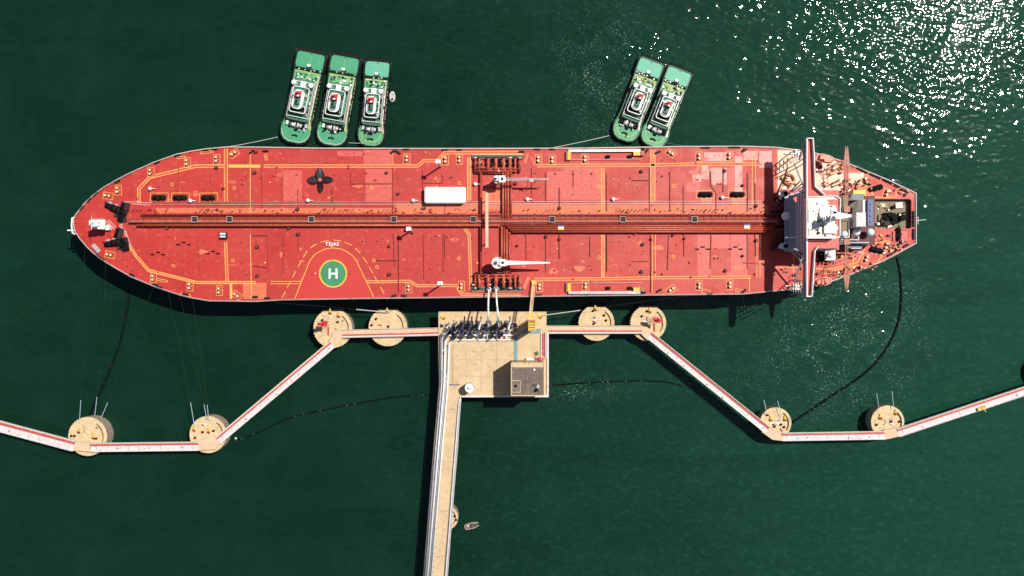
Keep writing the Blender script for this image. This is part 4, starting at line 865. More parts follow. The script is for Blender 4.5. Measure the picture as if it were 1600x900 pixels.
for cx, cy in ((1396, 369), (1411, 369)): c = P(cx, cy); cl.box(c, (M(12) if cx > 1400 else M(3), M(15), .8), 'deck_red2')
cl.torus((*P(1232, 281)[:2], DECK+.8), 2.0, .5, 'brown_steel', seg=14); cl.torus((*P(1339, 422)[:2], DECK+.6), 1.1, .3, 'maroon', seg=14)
o = link('deck_fitting', cl, ship); o['kind'] = 'stuff'
# stern lantern arms
sl = MB(); a = P(1433, 345, DECK); sl.beam((a[0]-1, a[1], DECK+1), (a[0]+3, a[1]+.4, DECK+1), .15, .15, 'white'); sl.beam((a[0], a[1]-1.4, DECK+1), (a[0], a[1]+1.6, DECK+1), .15, .15, 'white'); link('stern_light', sl, ship)
# added boxes and pipes ahead of the bridge, coloured dark to deepen its shade
fb = MB()
for _ in range(70):
    x = random.uniform(1206, 1234); y = random.uniform(303, 392); c = P(x, y); fb.box(c, (random.uniform(.4, 2.0), random.uniform(.3, 1.6), random.uniform(.5, 2.4)), random.choice(['pipe_dark', 'black', 'pipe_red', 'dark_steel', 'maroon']))
for y in (310, 322, 334, 346, 358, 370, 382): a = P(1205, y); b = P(1234, y); fb.tube([(a[0], a[1], DECK+1.6), (b[0], b[1], DECK+1.6)], .25, 'pipe_dark', 6)
o = link('shade_clutter', fb, ship); o['kind'] = 'stuff'

# ---- things carried on deck
def blade(b, c, ang, L, W, z, m):
    ca, sa = math.cos(ang), math.sin(ang); rows = []; n = 8
    for i in range(n+1):
        t = i/n; w = W*math.sin(math.pi*min(1, .18+.80*t))**.7; x = .5 + L*t; tw = .55*(1-t)+.2
        rows.append([(x, s*w + .25*W*t, z + s*w*tw + .5) for s in (-.5, 0, .5)])
    vs = []; 
    for dz in (0, .22):
        for r in rows:
            for x, y, zz in r: vs.append((c[0]+x*ca-y*sa, c[1]+x*sa+y*ca, zz+dz))
    k = 3*(n+1); fs = []
    for i in range(n):
        for j in range(2):
            q = [i*3+j, (i+1)*3+j, (i+1)*3+j+1, i*3+j+1]; fs += [q[::-1], [k+v for v in q]]
        for j in (0, 2): fs.append([i*3+j, (i+1)*3+j, k+(i+1)*3+j, k+i*3+j])
    fs.append([n*3, n*3+1, k+n*3+1, k+n*3]); fs.append([n*3+1, n*3+2, k+n*3+2, k+n*3+1])
    b.add(vs, fs, m, True)
c = P(501, 281.5); root = empty('spare_propeller', c); tag(root, 'dark four-bladed spare ship propeller lying flat on the red deck', 'propeller')
hb_ = MB(); hb_.cyl(c, .95, 1.6, 'deck_red2', 16, r2=.7, top='pink_plate'); link('hub', hb_, root)
for a, L, W in ((1.45, 4.3, 3.2), (-.15, 4.6, 2.9), (2.95, 4.6, 3.3), (-1.72, 4.6, 2.9)):
    b = MB(); blade(b, c, a, L, W, DECK+.2, 'bronze_dark'); link('blade', b, root)
c = P(695.5, 304.8, DECK+4); bx_ = empty('white_shelter', (c[0], c[1], DECK)); tag(bx_, 'long white box shelter with rounded corners on the red deck', 'shelter')
b = MB(); b.prism(rrect(c[0], c[1], M(63), M(24), .8, 5), DECK+.05, DECK+3.9, 'white'); link('wall', b, bx_)
b = MB(); q0 = rrect(c[0], c[1], M(63)+.3, M(24)+.3, .9, 5); q1 = rrect(c[0], c[1], M(63)-1.2, M(24)-.8, .6, 5); b.frustum(q0, DECK+3.9, q1, DECK+4.35, 'white_clean')
for s in (-.13, .22): b.box((c[0]+s*M(63), c[1], DECK+4.33), (.07, M(22), .06), 'grey_paint')
link('roof', b, bx_)
def lifeboat(px, py, L, W, rz, label):
    z = 29; c = P(px, py, z); root = empty('lifeboat', c, rz); tag(root, label, 'lifeboat', 'orange lifeboats at the stern')
    b = MB(); prof = [(-.5, .35), (-.42, .75), (-.2, 1), (.15, 1), (.38, .8), (.5, .1)]
    def rg(k, z): return [(x*L*k, w*W/2*k, z) for x, w in prof] + [(x*L*k, -w*W/2*k, z) for x, w in prof[::-1]]
    rings = [rg(.7, 0), rg(.95, .8), rg(1, 1.5), rg(.9, 2.1), rg(.72, 2.8)]; n_ = 12; vs = [v for r in rings for v in r]
    fs = [[i*n_+j, i*n_+(j+1) % n_, (i+1)*n_+(j+1) % n_, (i+1)*n_+j][::-1] for i in range(4) for j in range(n_)] + [[4*n_+j for j in range(n_)][::-1]]
    b.add(vs, fs, 'lifeboat'); o = link('hull', b, root, True)
    b = MB(); b.box((-L*.28, 0, 2.8), (L*.2, W*.42, .7), 'lifeboat'); link('conning_hatch', b, root, True)
    b = MB(); b.ring([(x, y) for x, y, _ in rg(1.01, 0)][::-1], .12, 1.35, 1.6, 'white'); link('rubbing_strake', b, root, True)
lifeboat(1288, 249, M(26), M(13), -.24, 'orange enclosed lifeboat behind the bridge wing nearest the two tugs')
lifeboat(1284, 440, M(28), M(12), .16, 'orange enclosed lifeboat overhanging the side nearest the jetty')

# ================================================================== TUGS
def make_tug(name, A, B, W, style, label, rimcol='tug_green'):
    """A = middle of the stern, B = middle of the bow (photo px at tug deck level), W beam in px"""
    z = 2.4; a, b = Vector(P(*A, z)), Vector(P(*B, z)); L = (b-a).length; W = M(W, z); cen = (a+b)/2; d = (b-a).normalized()
    root = empty('tugboat', (cen.x, cen.y, 0), math.atan2(d.x, -d.y)); tag(root, label, 'tugboat', 'green tugboats on the far side of the tanker')
    Y = lambda v: L/2 - v*L
    X = lambda u: u*W
    sternw = .46
    def outline(k=1.0):
        pts = [(.38, 0.0), (.445, .015), (sternw, .05), (sternw, .19), (.44, .24), (.43, .35), (.43, .68), (.45, .75), (.495, .80), (.495, .865), (.45, .925), (.35, .97), (.18, .995)]
        q = pts + [(-u, v) for u, v in pts[::-1]]
        return [(X(u)*k, Y(v)*(k*.5+.5) if False else Y(v)*k) for u, v in q]
    o1 = outline(.985); o0 = outline(.93)
    b = MB(); b.frustum(o0[::-1], -1.5, o1[::-1], z, 'tug_dark', top='tug_green'); hull_ = link('hull', b, root, True); pc0 = MB(); pc0.box((0, Y(.5), z+.004), (X(.80), L*.56, .03), 'tug_mid'); link('midship_deck', pc0, root, True)
    def pc(name, fn, par=root):
        m_ = MB(); fn(m_); o = link(name, m_, par, True); 
        if par is not root: o.location = Vector(o.location) - Vector(par.location)
        return o
    def f(m_):
        m_.ring(o1, .35, z-.2, z+.75, 'tug_dark', top='tug_mid' if style == 'b' else 'tug_dark')
    pc('bulwark', f)
    def f(m_):                                        # heavy rubber fender round bow and stern
        bowp = [p for p in o1 if p[1] < Y(.78)]; bowp = sorted(bowp, key=lambda p: math.atan2(p[0], -(p[1]-Y(.8))))
        m_.tube([(x*1.03, y-.25, 2.2) for x, y in bowp], .5, 'rubber', 8)
    pc('bow_fender', f)
    def f(m_):
        stp = [(X(-sternw)-.2, Y(.2)), (X(-sternw)-.25, Y(.05)), (X(-.43), Y(.0)+.25), (X(.43), Y(.0)+.25), (X(sternw)+.25, Y(.05)), (X(sternw)+.2, Y(.2))]
        m_.tube([(x, y, 2.4) for x, y in stp], .65, 'rubber', 8)
        for i, v in enumerate([.015+.02*j for j in range(8)]):
            for s in (-1, 1): m_.box((s*(X(sternw)+.35), Y(v), 2.6), (.5, .2, .3), 'galv_dark')
    pc('stern_fender', f)
    ty = MB(); ty.torus((0, 0, 0), .62, .34, 'rubber', axis='x', seg=12, sub=5); tm = ty.mesh('tyre')
    for s in (-1, 1):
        for v in [.23+.045*i for i in range(13)]:
            t = bpy.data.objects.new('tyre', tm); C.objects.link(t); t.parent = root; t.location = (s*(X(.435)+.25), Y(v), 1.9+random.uniform(-.2, .2))
    # stern working deck: smooth green plating on a step
    col = {'a': 'tug_green', 'c': 'tug_teal', 'b': 'tug_teal'}[style]
    def f(m_):
        q = rrect(0, Y(.098), X(.88), L*.165, 1.3, 4); m_.prism(q, z+.02, z+.35, 'tug_dark', top=col)
        if style != 'b': m_.box((0, Y(.09), z+.35), (.22, L*.12, .12), 'tug_lime')
        m_.cyl((0, Y(.03), z+.35), .2, .4, 'black', 8); m_.box((0, Y(.155), z+.35), (1.4, 1.0, 1.2), 'white'); m_.cyl((.9, Y(.165), z+.3), .35, .9, 'dark_steel', 8)
    pc('stern_deck', f)
    def f(m_):
        m_.box((0, Y(.20), z+.03), (X(.86), L*.03, .1), 'tug_dark')
        for i in range(9): m_.cyl((X(-.38+.095*i), Y(.195+.01*(i % 2)), z+.1), .28, .8, random.choice(['white', 'black', 'black', 'galv']), 8)
    pc('towing_gear', f)
    def f(m_):
        m_.box((0, Y(.27), z+.02), (X(.84), L*.10, .12), 'tug_green2' if style != 'b' else 'tug_lime')
        m_.box((0, Y(.225), z+.14), (X(.80), L*.018, .06), 'tug_lime')
        for _ in range(30): m_.box((random.uniform(-.36, .36)*W, Y(random.uniform(.23, .34)), z+.15), (random.uniform(.2, 1.2), random.uniform(.2, .8), random.uniform(.2, .9)), random.choice(['white', 'black', 'tug_green', 'blue', 'galv', 'white']))
        for s in (-.33, .3): m_.tube([(X(s), Y(.25), z+.5), (X(s+.03), Y(.28), z+.9), (X(s-.02), Y(.31), z+.6), (X(s+.01), Y(.34), z+.6)], .14, 'teal_dark', 6)
    pc('aft_fittings', f)
    # side walkway
    def f(m_):
        s = 1
        m_.box((s*X(.425), Y(.54), z+.04), (X(.055), L*.58, .2), {'a': 'tug_lime', 'c': 'tug_peach', 'b': 'cream'}[style]); m_.box((s*X(.375), Y(.53), z+.04), (X(.02), L*.56, .9), 'white' if style == 'b' else 'cream')
        m_.box((-s*X(.43), Y(.54), z+.04), (X(.03), L*.58, .2), 'tug_green2')
    pc('side_walkway', f)
    def f(m_):                                        # hoses, lockers and gear lying about
        for _ in range(34):
            s = random.choice((-1, 1)); m_.box((s*random.uniform(.30, .41)*W, Y(random.uniform(.36, .76)), z+.05), (random.uniform(.15, .5), random.uniform(.2, 1.2), random.uniform(.3, 1.1)), random.choice(['black', 'white', 'tug_dark', 'tug_dark', 'galv', 'tug_lime']), random.random()*.4)
        for _ in range(4): m_.torus((random.uniform(-.3, .3)*W, Y(random.uniform(.24, .33)), z+.3), random.uniform(.4, .7), .12, random.choice(['rope', 'tug_dark', 'blue', 'cream']), seg=12, sub=4)
        for _ in range(5): m_.box((random.uniform(-.28, .28)*W, Y(random.uniform(.87, .95)), z+.02), (random.uniform(.2, .9), random.uniform(.1, .4), .3), random.choice(['black', 'tug_lime', 'galv_dark']), random.random()*3)
    pc('deck_gear', f)['kind'] = 'stuff'
    # deckhouse, upper house, wheelhouse
    dh = pc('deckhouse', lambda m_: m_.prism(rrect(0, Y(.535), X(.70), L*.43, .8, 3), z, z+3.0, 'white', top='tug_mid'))
    def f(m_):
        for s in (-1, 1): m_.box((s*X(.33), Y(.53), z+3.0), (.12, L*.40, .9), 'white')
        for v in (.345, .72): m_.box((0, Y(v), z+3.0), (X(.62), .22, .7), 'white_clean')
        m_.box((0, Y(.725), z+3.0), (X(.5), L*.012, .3), 'black')
        for s in (-1, 1): m_.box((s*X(.2), Y(.665), z+3.02), (X(.2), L*.04, .12), 'black')
    pc('deckhouse_rail', f, dh)
    def f(m_):
        m_.cyl((0, 0, 0), .001, .001, 'white', 3)
    for s in (-1, 1):
        pc('funnel', lambda m_: (m_.cyl((s*X(.27), Y(.375), z+3), .95, 3.2, 'white_clean', 16), m_.cyl((s*X(.27), Y(.375), z+6.2), .7, .15, 'dome', 14)))
    pc('vent_box', lambda m_: (m_.box((0, Y(.37), z+3), (2.1, 2.2, 1.8), 'white'), m_.box((0, Y(.37), z+4.8), (1.9, 2.0, .12), 'white_clean')))
    def f(m_):
        m_.prism(rrect(0, Y(.545), X(.50), L*.27, .8, 3), z+3, z+5.4, 'white', top='tug_mid'); m_.ring(rrect(0, Y(.545), X(.50), L*.27, .8, 3), .3, z+5.4, z+6.1, 'white_clean')
        m_.box((0, Y(.64), z+5.45), (X(.42), L*.045, .12), 'black')
    up = pc('upper_house', f)
    def f(m_):
        for _ in range(26):
            s = random.choice((-1, 1)); m_.box((s*random.uniform(.17, .23)*W, Y(random.uniform(.43, .66)), z+5.4), (random.uniform(.15, .5), random.uniform(.2, .9), random.uniform(.3, 1.2)), random.choice(['black', 'white', 'galv', 'tug_dark', 'tug_green']))
        for _ in range(14):
            s = random.choice((-1, 1)); m_.box((s*random.uniform(.27, .31)*W, Y(random.uniform(.40, .72)), z+3.0), (random.uniform(.15, .5), random.uniform(.3, 1.6), random.uniform(.3, 1.0)), random.choice(['black', 'tug_dark', 'galv', 'white']))
    pc('roof_gear', f)['kind'] = 'stuff'
    def f(m_):
        w, l = X(.28), L*.185; q0 = rrect(0, Y(.55), w, l, w*.42, 5); m_.prism(q0, z+5.4, z+7.0, 'white'); q1 = rrect(0, Y(.55), w+.5, l+.5, w*.44, 5)
        m_.frustum(q0, z+7.0, q1, z+8.0, 'glass'); m_.prism(rrect(0, Y(.55), w*1.12+.4, l+.7, w*.46, 5), z+8.0, z+8.3, 'white_clean')
    wh_ = pc('wheelhouse', f)
    def f(m_):
        w, l = X(.20), L*.14; m_.prism(rrect(-.1, Y(.565), w, l, w*.3, 3), z+8.3, z+8.5, 'tug_mid'); m_.ring(rrect(-.1, Y(.565), w, l, w*.3, 3), .12, z+8.5, z+9.0, 'white')
        m_.box((0, Y(.60), z+8.5), (1.6, .5, .7), 'teal_dark'); m_.box((-.4, Y(.57), z+8.5), (.5, 1.0, .9), 'black')
    pc('top_deck', f, wh_)
    def f(m_):
        m_.cyl((0, Y(.495), z+8.3), .22, 5.5, 'fire_red', 8); m_.box((0, Y(.50), z+10), (2.6, 1.9, .15), 'fire_red'); m_.box((.5, Y(.475), z+10.2), (2.2, .4, .3), 'fire_red', .2); m_.box((-.6, Y(.51), z+10.2), (.5, 1.8, .4), 'fire_red')
        m_.beam((-1.4, Y(.49), z+12), (1.4, Y(.485), z+12), .3, .25, 'fire_red'); m_.box((.2, Y(.52), z+10.2), (.8, .7, .5), 'white'); m_.tube([(0, Y(.495), z+13.5), (0, Y(.495), z+15)], .08, 'white', 5)
    pc('mast', f)
    def f(m_):
        m_.box((0, Y(.80), z), (X(.46), L*.05, .3), 'dark_steel')
        for s in (-1, 1):
            m_.tube([(s*X(.05), Y(.80), z+1.2), (s*X(.19), Y(.80), z+1.2)], .85, 'galv', 12); m_.tube([(s*X(.19), Y(.80), z+1.2), (s*X(.21), Y(.80), z+1.2)], 1.15, 'black', 12); m_.tube([(s*X(.05), Y(.80), z+1.2), (s*X(.035), Y(.80), z+1.2)], 1.15, 'white', 12); m_.box((s*X(.30), Y(.79), z), (1.0, 1.6, 1.4), random.choice(['black', 'white', 'galv']))
        m_.box((0, Y(.845), z), (1.2, .8, 1.1), 'black'); 
        for _ in range(14): m_.box((random.uniform(-.3, .3)*W, Y(random.uniform(.765, .85)), z), (random.uniform(.2, .9), random.uniform(.2, .9), random.uniform(.4, 1.6)), random.choice(['black', 'white', 'galv', 'dark_steel']))
    pc('winch', f)
    def f(m_):
        for s in (-.9, 0, .9): m_.cyl((s, Y(.90)-abs(s)*.4, z), .3, .9, 'black', 8)
        m_.box((0, Y(.905), z+.5), (2.4, .25, .3), 'black')
    pc('bow_bitts', f)
    def f(m_):
        bowp = sorted([p for p in o1 if p[1] < Y(.82)], key=lambda p: math.atan2(p[0], -(p[1]-Y(.8)))); m_.strip([(x*.93, (y-Y(.8))*.9+Y(.8)) for x, y in bowp], .16, z+.03, 'line_white' if style == 'a' else 'tug_lime')
        if style != 'a': m_.strip([(x*.72, (y-Y(.8))*.72+Y(.8)) for x, y in bowp], .5, z+.04, 'tug_lime')
    pc('bow_marking', f)
    return root
make_tug('t', (488, 81), (458, 225), 50, 'a', 'green tugboat, leftmost of the three side by side, wide lime walkway')
make_tug('t', (541, 87), (515.5, 229), 50, 'a', 'green tugboat in the middle of the group of three')
make_tug('t', (591, 95), (578, 230), 43, 'c', 'narrower green tugboat with peach side walkway, rightmost of the three')
make_tug('t', (1020, 94), (972, 220), 43, 'b', 'teal-decked tugboat of the pair, the one farther from the bridge')
make_tug('t', (1064, 108), (1016, 229), 43, 'b', 'teal-decked tugboat of the pair, the one nearer the tanker bridge')
# small inflatable tied to the third tug
def ring_boat(px, py):
    b = MB(); c = P(px, py, .5); b.torus((c[0], c[1], .5), 1.3, .4, 'walk_white', seg=18, sub=8); b.v = [(c[0]+(x-c[0])*.75, c[1]+(y-c[1])*1.35, z_) for x, y, z_ in b.v]
    root = empty('inflatable_boat', (c[0], c[1], 0)); tag(root, 'small white inflatable boat tied beside the narrow tugboat', 'boat'); link('tube', b, root)
    b = MB(); b.box((c[0], c[1], .25), (1.5, 2.8, .15), 'grey_paint'); b.box((c[0], c[1]-1.2, .4), (.8, .7, .9), 'black'); link('floor', b, root)
ring_boat(613, 151)

# ================================================================== JETTY
JZ = 11.0
def scallop(cx, cy, r, n=44, flat=None, a=.035):
    q = []
    for i in range(n*3):
        t = 2*PI*i/(n*3); k = r*(1 - a*abs(math.sin(n*t/2))); x, y = k*math.cos(t), k*math.sin(t)
        if flat and y > flat*r: y = flat*r
        q.append((cx+x, cy+y))
    return q
def dolphin(px, py, r, label, breast=False, z=8.2, hooks=(), dots=(), monitor=None, name='mooring_dolphin', grp='round concrete mooring dolphins'):
    c = P(px, py, z); R = M(r, z); root = empty('mooring_dolphin' if not breast else 'breasting_dolphin', (c[0], c[1], 0)); tag(root, label, 'dolphin', grp)
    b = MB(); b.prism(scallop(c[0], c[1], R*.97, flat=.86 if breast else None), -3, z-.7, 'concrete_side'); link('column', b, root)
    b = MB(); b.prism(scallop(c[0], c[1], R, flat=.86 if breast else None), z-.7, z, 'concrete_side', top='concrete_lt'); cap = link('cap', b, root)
    for _ in range(5):
        t = random.uniform(0, 6.28); rr = R*random.uniform(.1, .7); x, y = c[0]+rr*math.cos(t), c[1]+rr*math.sin(t); b = MB(); q = random.random()
        if q < .5: b.box((x, y, z), (random.uniform(.3, 1.6), random.uniform(.2, .8), random.uniform(.3, 1.0)), random.choice(['brown_steel', 'galv_dark', 'walk_white', 'concrete_side']), t)
        else: b.add([(x+random.uniform(.6, 1)*1.3*math.cos(a), y+random.uniform(.6, 1)*.8*math.sin(a), z+.02) for a in (2*PI*i/9 for i in range(9))], [list(range(9))], random.choice(['concrete_side', 'walk_white', 'walk_tan']))
        link('deck_box' if q < .5 else 'stain', b, cap)
    b = MB(); b.ring([(c[0]+R*.8*math.cos(t), c[1]+R*.8*math.sin(t)) for t in (math.radians(q) for q in range(-35, 60, 8))], .10, z, z+.9, 'galv_dark', closed=False); link('guard_rail', b, root)
    if breast:
        b = MB(); b.box((c[0], c[1]+R*.86+.5, z-5), (R*1.05, .9, 4.4), 'rubber'); b.box((c[0], c[1]+R*.86+1.05, z-5.4), (R*1.2, .25, 5), 'black')
        for i in range(6): b.tube([(c[0]-R*.5+R*.2*i, c[1]+R*.86+1.2, z-.4), (c[0]-R*.5+R*.2*i, c[1]+R*.86, z+.1)], .1, 'dark_steel', 5)
        link('fender', b, root)
    for dx, dy in hooks:
        b = MB(); x, y = c[0]+M(dx, z), c[1]-M(dy, z); b.box((x, y, z), (1.0, 1.5, .6), 'yellow'); b.box((x, y+.9, z+.3), (.5, 1.2, .5), 'yellow'); b.cyl((x, y-.1, z+.6), .35, .9, 'brown_steel', 8); b.box((x+.4, y-.5, z), (.4, .5, 1.2), 'dark_steel'); link('mooring_hook', b, root)
    for dx, dy in dots:
        b = MB(); x, y = c[0]+M(dx, z), c[1]-M(dy, z); b.cyl((x, y, z), .55, .5, 'brown_steel', 10); b.cyl((x, y, z+.5), .38, .6, 'black', 10); link('bollard', b, root)
    if monitor:
        b = MB(); x, y = c[0]+M(monitor[0], z), c[1]-M(monitor[1], z); hh = monitor[3]
        for s in ((-1, -1), (1, -1), (1, 1), (-1, 1)): b.beam((x+s[0]*.7, y+s[1]*.7, z), (x+s[0]*.5, y+s[1]*.5, z+hh), .15, .15, 'fire_red')
        b.box((x, y, z+hh), (2.6, 2.2, .2), 'fire_red'); b.tube([(x, y, z+hh), (x, y, z+hh+1.4), (x-monitor[2]*2.2, y+.3, z+hh+2)], .28, 'fire_red', 8); b.box((x-monitor[2]*1.6, y-.5, z+hh+.2), (1.8, 1.4, .9), 'stripe_red'); b.box((x+monitor[2]*.8, y+.8, z+hh+.2), (1.2, 1.0, .8), 'fire_red'); b.box((x+.4, y-3.2, z), (.35, 3.4, .8), 'stripe_red'); link('fire_monitor', b, root)
    return root
dolphin(520, 513, 31, 'breasting dolphin with a red fire monitor, farthest left beside the hull', True, hooks=((-4,-25),(9,-20)), dots=((-16,-13),(8,-10)), monitor=(-8,-8,1,9), grp='round breasting dolphins beside the hull')
dolphin(606, 511, 30.5, 'plain breasting dolphin just left of the loading platform', True, hooks=((-1,-25),), dots=((-18,-13),(-25,-3),(1,-1)), grp='round breasting dolphins beside the hull')
dolphin(932, 504.5, 28.5, 'plain breasting dolphin just right of the loading platform', True, hooks=((-2,-22),), dots=((-5,-19),(12,-12),(15,-4),(-4,1)), grp='round breasting dolphins beside the hull')
dolphin(1013, 505, 28.5, 'breasting dolphin with a dark red fire monitor, right of the platform', True, hooks=((2,-19),), dots=((-2,-19),(-10,-11)), monitor=(8,-6,-1,9), grp='round breasting dolphins beside the hull')
dolphin(137, 682, 31, 'round mooring dolphin at the far left walkway bend', hooks=((-14,-8),(9,1)), dots=((-25,-1),(-20,-1),(14,3)))
dolphin(325, 679, 29.5, 'round mooring dolphin at the foot of the left sloping walkway', hooks=((-22,-8),(1,-5)), dots=((-20,5),(9,-6),(-8,-4)))
dolphin(1212, 661, 25, 'round mooring dolphin at the foot of the right sloping walkway', hooks=((-8,-6),(14,-6)), dots=((-13,-13),(-2,5),(13,6),(8,2)))
dolphin(1387, 659.5, 26.5, 'round mooring dolphin at the right end of the straight walkway', hooks=((-12,-7),(12,-14)), dots=((-18,4),(5,-1),(18,-1)))
dolphin(1645, 577, 25, 'round dolphin just outside the right edge, seen by its dark shadow')
pd = dolphin(696, 809, 20, 'round concrete pier cap half hidden beneath the approach trestle', z=7.5, dots=((15,-3),(17,3)))
# walkway bridges
def walkway(pts, wpx, label, style='w', z=10.2, name='walkway_bridge'):
    a, b = Vector(P(*pts[0], z)), Vector(P(*pts[1], z)); d = (b-a); L = d.length; u = d.normalized(); nrm = Vector((-u.y, u.x, 0)); 
    if nrm.y < 0: nrm = -nrm
    W = M(wpx, z); root = empty(name, ((a.x+b.x)/2, (a.y+b.y)/2, z-1.5)); tag(root, label, 'walkway', 'slim walkway bridges between the dolphins')
    ang = math.atan2(d.y, d.x); c = (a+b)/2
    def slab(o, w, z0, h, m, nm, par):
        q = MB(); p = c + nrm*o; q.box((p.x, p.y, z0), (L, w, h), m, rz=ang); return link(nm, q, par)
    main = 'walk_white' if style == 'w' else 'walk_tan'
    dk_ = slab(0, W, z-1.2, 1.2, main, 'deck', root)
    if style == 'w':
        slab(W*.25, W*.19, z, .35, 'stripe_red', 'red_pipe', root); slab(W*.43, W*.07, z, .5, 'walk_tan', 'cable_tray', root)
    else:
        slab(-W*.17, W*.17, z, .35, 'stripe_red', 'red_pipe', root); slab(-W*.38, W*.14, z+.01, .3, 'walk_white', 'cable_tray', root)
    r = MB()
    for s in (-1, 1):
        p0 = a + nrm*s*W*.49; p1 = b + nrm*s*W*.49
        for hz in (.55, 1.05): r.tube([(p0.x, p0.y, z+hz), (p1.x, p1.y, z+hz)], .04, 'white_clean', 4)
        k = int(L/2.4)
        for i in range(k+1): p = p0.lerp(p1, i/k); r.box((p.x, p.y, z), (.07, .07, 1.05), 'white_clean')
    link('handrail', r, root)
    g = MB()
    k = int(L/4)
    for i in range(k):
        for s in (-1, 1):
            p0 = a.lerp(b, i/k) + nrm*s*W*.42; p1 = a.lerp(b, (i+1)/k) + nrm*s*W*.42; g.beam((p0.x, p0.y, z-1.2), (p1.x, p1.y, z-2.6 if i % 2 else z-2.6), .2, .2, 'galv_dark'); g.beam((p0.x, p0.y, z-2.6), (p1.x, p1.y, z-1.2), .15, .15, 'galv_dark')
        p = a.lerp(b, (i+.5)/k); jt = nrm*W*.38
        if i % 3 == 0: g.beam(tuple(p - jt*.9 + Vector((0, 0, .03))), tuple(p + jt*.4 + Vector((0, 0, .03))), .1, .06, 'galv_dark')
        if random.random() < .35: q = p - nrm*W*random.uniform(.1, .4); g.box((q.x, q.y, z), (.35, .35, .3), 'dark_steel')
    link('truss', g, root)
    return root
walkway(((-40, 655.5), (116, 697)), 16.5, 'white walkway bridge with red pipe leaving the photo at the left')
walkway(((142, 699), (310, 697)), 13.5, 'level white walkway bridge between the two left mooring dolphins')
walkway(((341, 688), (519, 538)), 13.0, 'white sloping walkway bridge left of the platform, rising to the breasting dolphin')
walkway(((535, 521.5), (686, 518)), 12.5, 'tan walkway bridge joining the platform to the dolphins on its left', 't')
walkway(((853, 515), (1003, 515)), 12.5, 'tan walkway bridge joining the platform to the dolphins on its right', 't')
walkway(((1015, 524), (1199, 672)), 12.5, 'white sloping walkway bridge right of the platform, falling to the mooring dolphin')
walkway(((1222, 682.5), (1382, 680)), 12.5, 'level white walkway bridge between the two right mooring dolphins')
walkway(((1403, 676), (1640, 598)), 13.5, 'white walkway bridge leaving the photo at the right with a yellow cart')
# corner landings of the walkways
def landing(pts, label):
    z = 10.15; b = MB(); q = [P(x, y, z)[:2] for x, y in pts]; b.prism(q, z-1.0, z, 'walk_tan'); c = q[0]
    root = link('walkway_landing', b); tag(root, label, 'landing', 'tan landings where the walkways bend')
landing([(115,690),(140,692),(142,706),(112,704)], 'tan landing at the far left bend of the walkway')
landing([(309,690),(333,680),(346,691),(337,702),(309,704)], 'tan landing at the foot of the left sloping walkway')
landing([(514,532),(522,521),(536,515),(537,528),(525,538),(520,543)], 'tan landing on the breasting dolphin with the bright red monitor')
landing([(1002,509),(1011,511),(1023,521),(1012,532),(1001,521)], 'tan landing on the breasting dolphin with the dark red monitor')
landing([(1196,664),(1207,672),(1223,676),(1223,689),(1207,687),(1190,675)], 'tan landing at the foot of the right sloping walkway')
landing([(1381,672),(1404,668),(1409,681),(1382,687)], 'tan landing at the right end of the straight walkway')

# loading platform
plat = empty('loading_platform', P(770, 550, 0)); tag(plat, 'tan concrete loading platform in the middle of the jetty', 'loading platform')
b = MB(); PG = [(685,487),(854,487),(854,510),(857,519),(857,620),(721,620),(719,628),(685,640)]
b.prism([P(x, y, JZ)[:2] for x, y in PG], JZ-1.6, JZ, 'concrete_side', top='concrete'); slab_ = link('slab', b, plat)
for i, x in enumerate((695, 735, 775, 815, 845)):
    for j, y in enumerate((495, 535, 575, 610)):
        b = MB(); c = P(x, y, 0); b.cyl((c[0]*.98, c[1]*.98, -3), 1.1, JZ+1.3, 'concrete_side', 12); link('pile', b, plat)
kb = MB()
def pk(pts, w, h, m, dz=0, closed=False): kb.ring([P(x, y, JZ)[:2] for x, y in pts], w, JZ+dz, JZ+dz+h, m, closed=closed)
pk([(685.6,488),(853.5,488)], .4, .3, 'concrete_lt'); pk([(856,519),(856,619),(722,619.2)], .7, .8, 'walk_white'); pk([(853,519),(853,560)], .35, 1.0, 'white_clean'); pk([(849,521),(849,556)], 1.0, .4, 'stripe_red'); pk([(845.5,519),(845.5,562)], .25, .8, 'dome'); pk([(718.5,628),(719.5,619),(855,617)], .25, 1.0, 'white')
pk([(706,535),(706,600)], .35, .3, 'concrete_lt')
for i in range(20): c = P(707.5, 540+3*i, JZ); kb.box(c, (.3, .3, .25), 'dark_steel')
link('kerb', kb, plat)
pa = MB(); zz = JZ+.01
def flat(pts, m, z): q = [(*P(x, y, JZ)[:2], z) for x, y in pts]; pa.add(q[::-1], [list(range(len(q)))], m)
flat([(802.5,526),(808.5,523),(808.5,565),(802.5,565)], 'teal_path', JZ+.012); flat([(803,527),(822,514),(846,514),(842,521.5),(814,521.5),(808,527)], 'teal_path', JZ+.02)
flat([(686,489),(853,489),(853,512),(686,514)], 'concrete_lt', JZ+.008); flat([(702,600),(718,600),(718,602.5),(702,602.5)], 'galv_dark', JZ+.016)
flat([(709,537),(801,537),(801,560),(797,566),(797,614),(745,614),(709,598)], 'concrete', JZ+.01)
for x in (728, 752, 776): flat([(x-.25,537),(x+.25,537),(x+.25,613),(x-.25,613)], 'concrete_side', JZ+.018)
for y in (562, 588): flat([(709,y-.25),(797,y-.25),(797,y+.25),(709,y+.25)], 'concrete_side', JZ+.024)
for x in (712, 738, 766, 796, 824): flat([(x-.25,489),(x+.25,489),(x+.25,503),(x-.25,503)], 'concrete_side', JZ+.018)
mat('oil_stain', (0.50, 0.36, 0.21), 0.8, scale=1.4, var=.3, dirt=(0.60, 0.44, 0.26), dirt_amt=1)
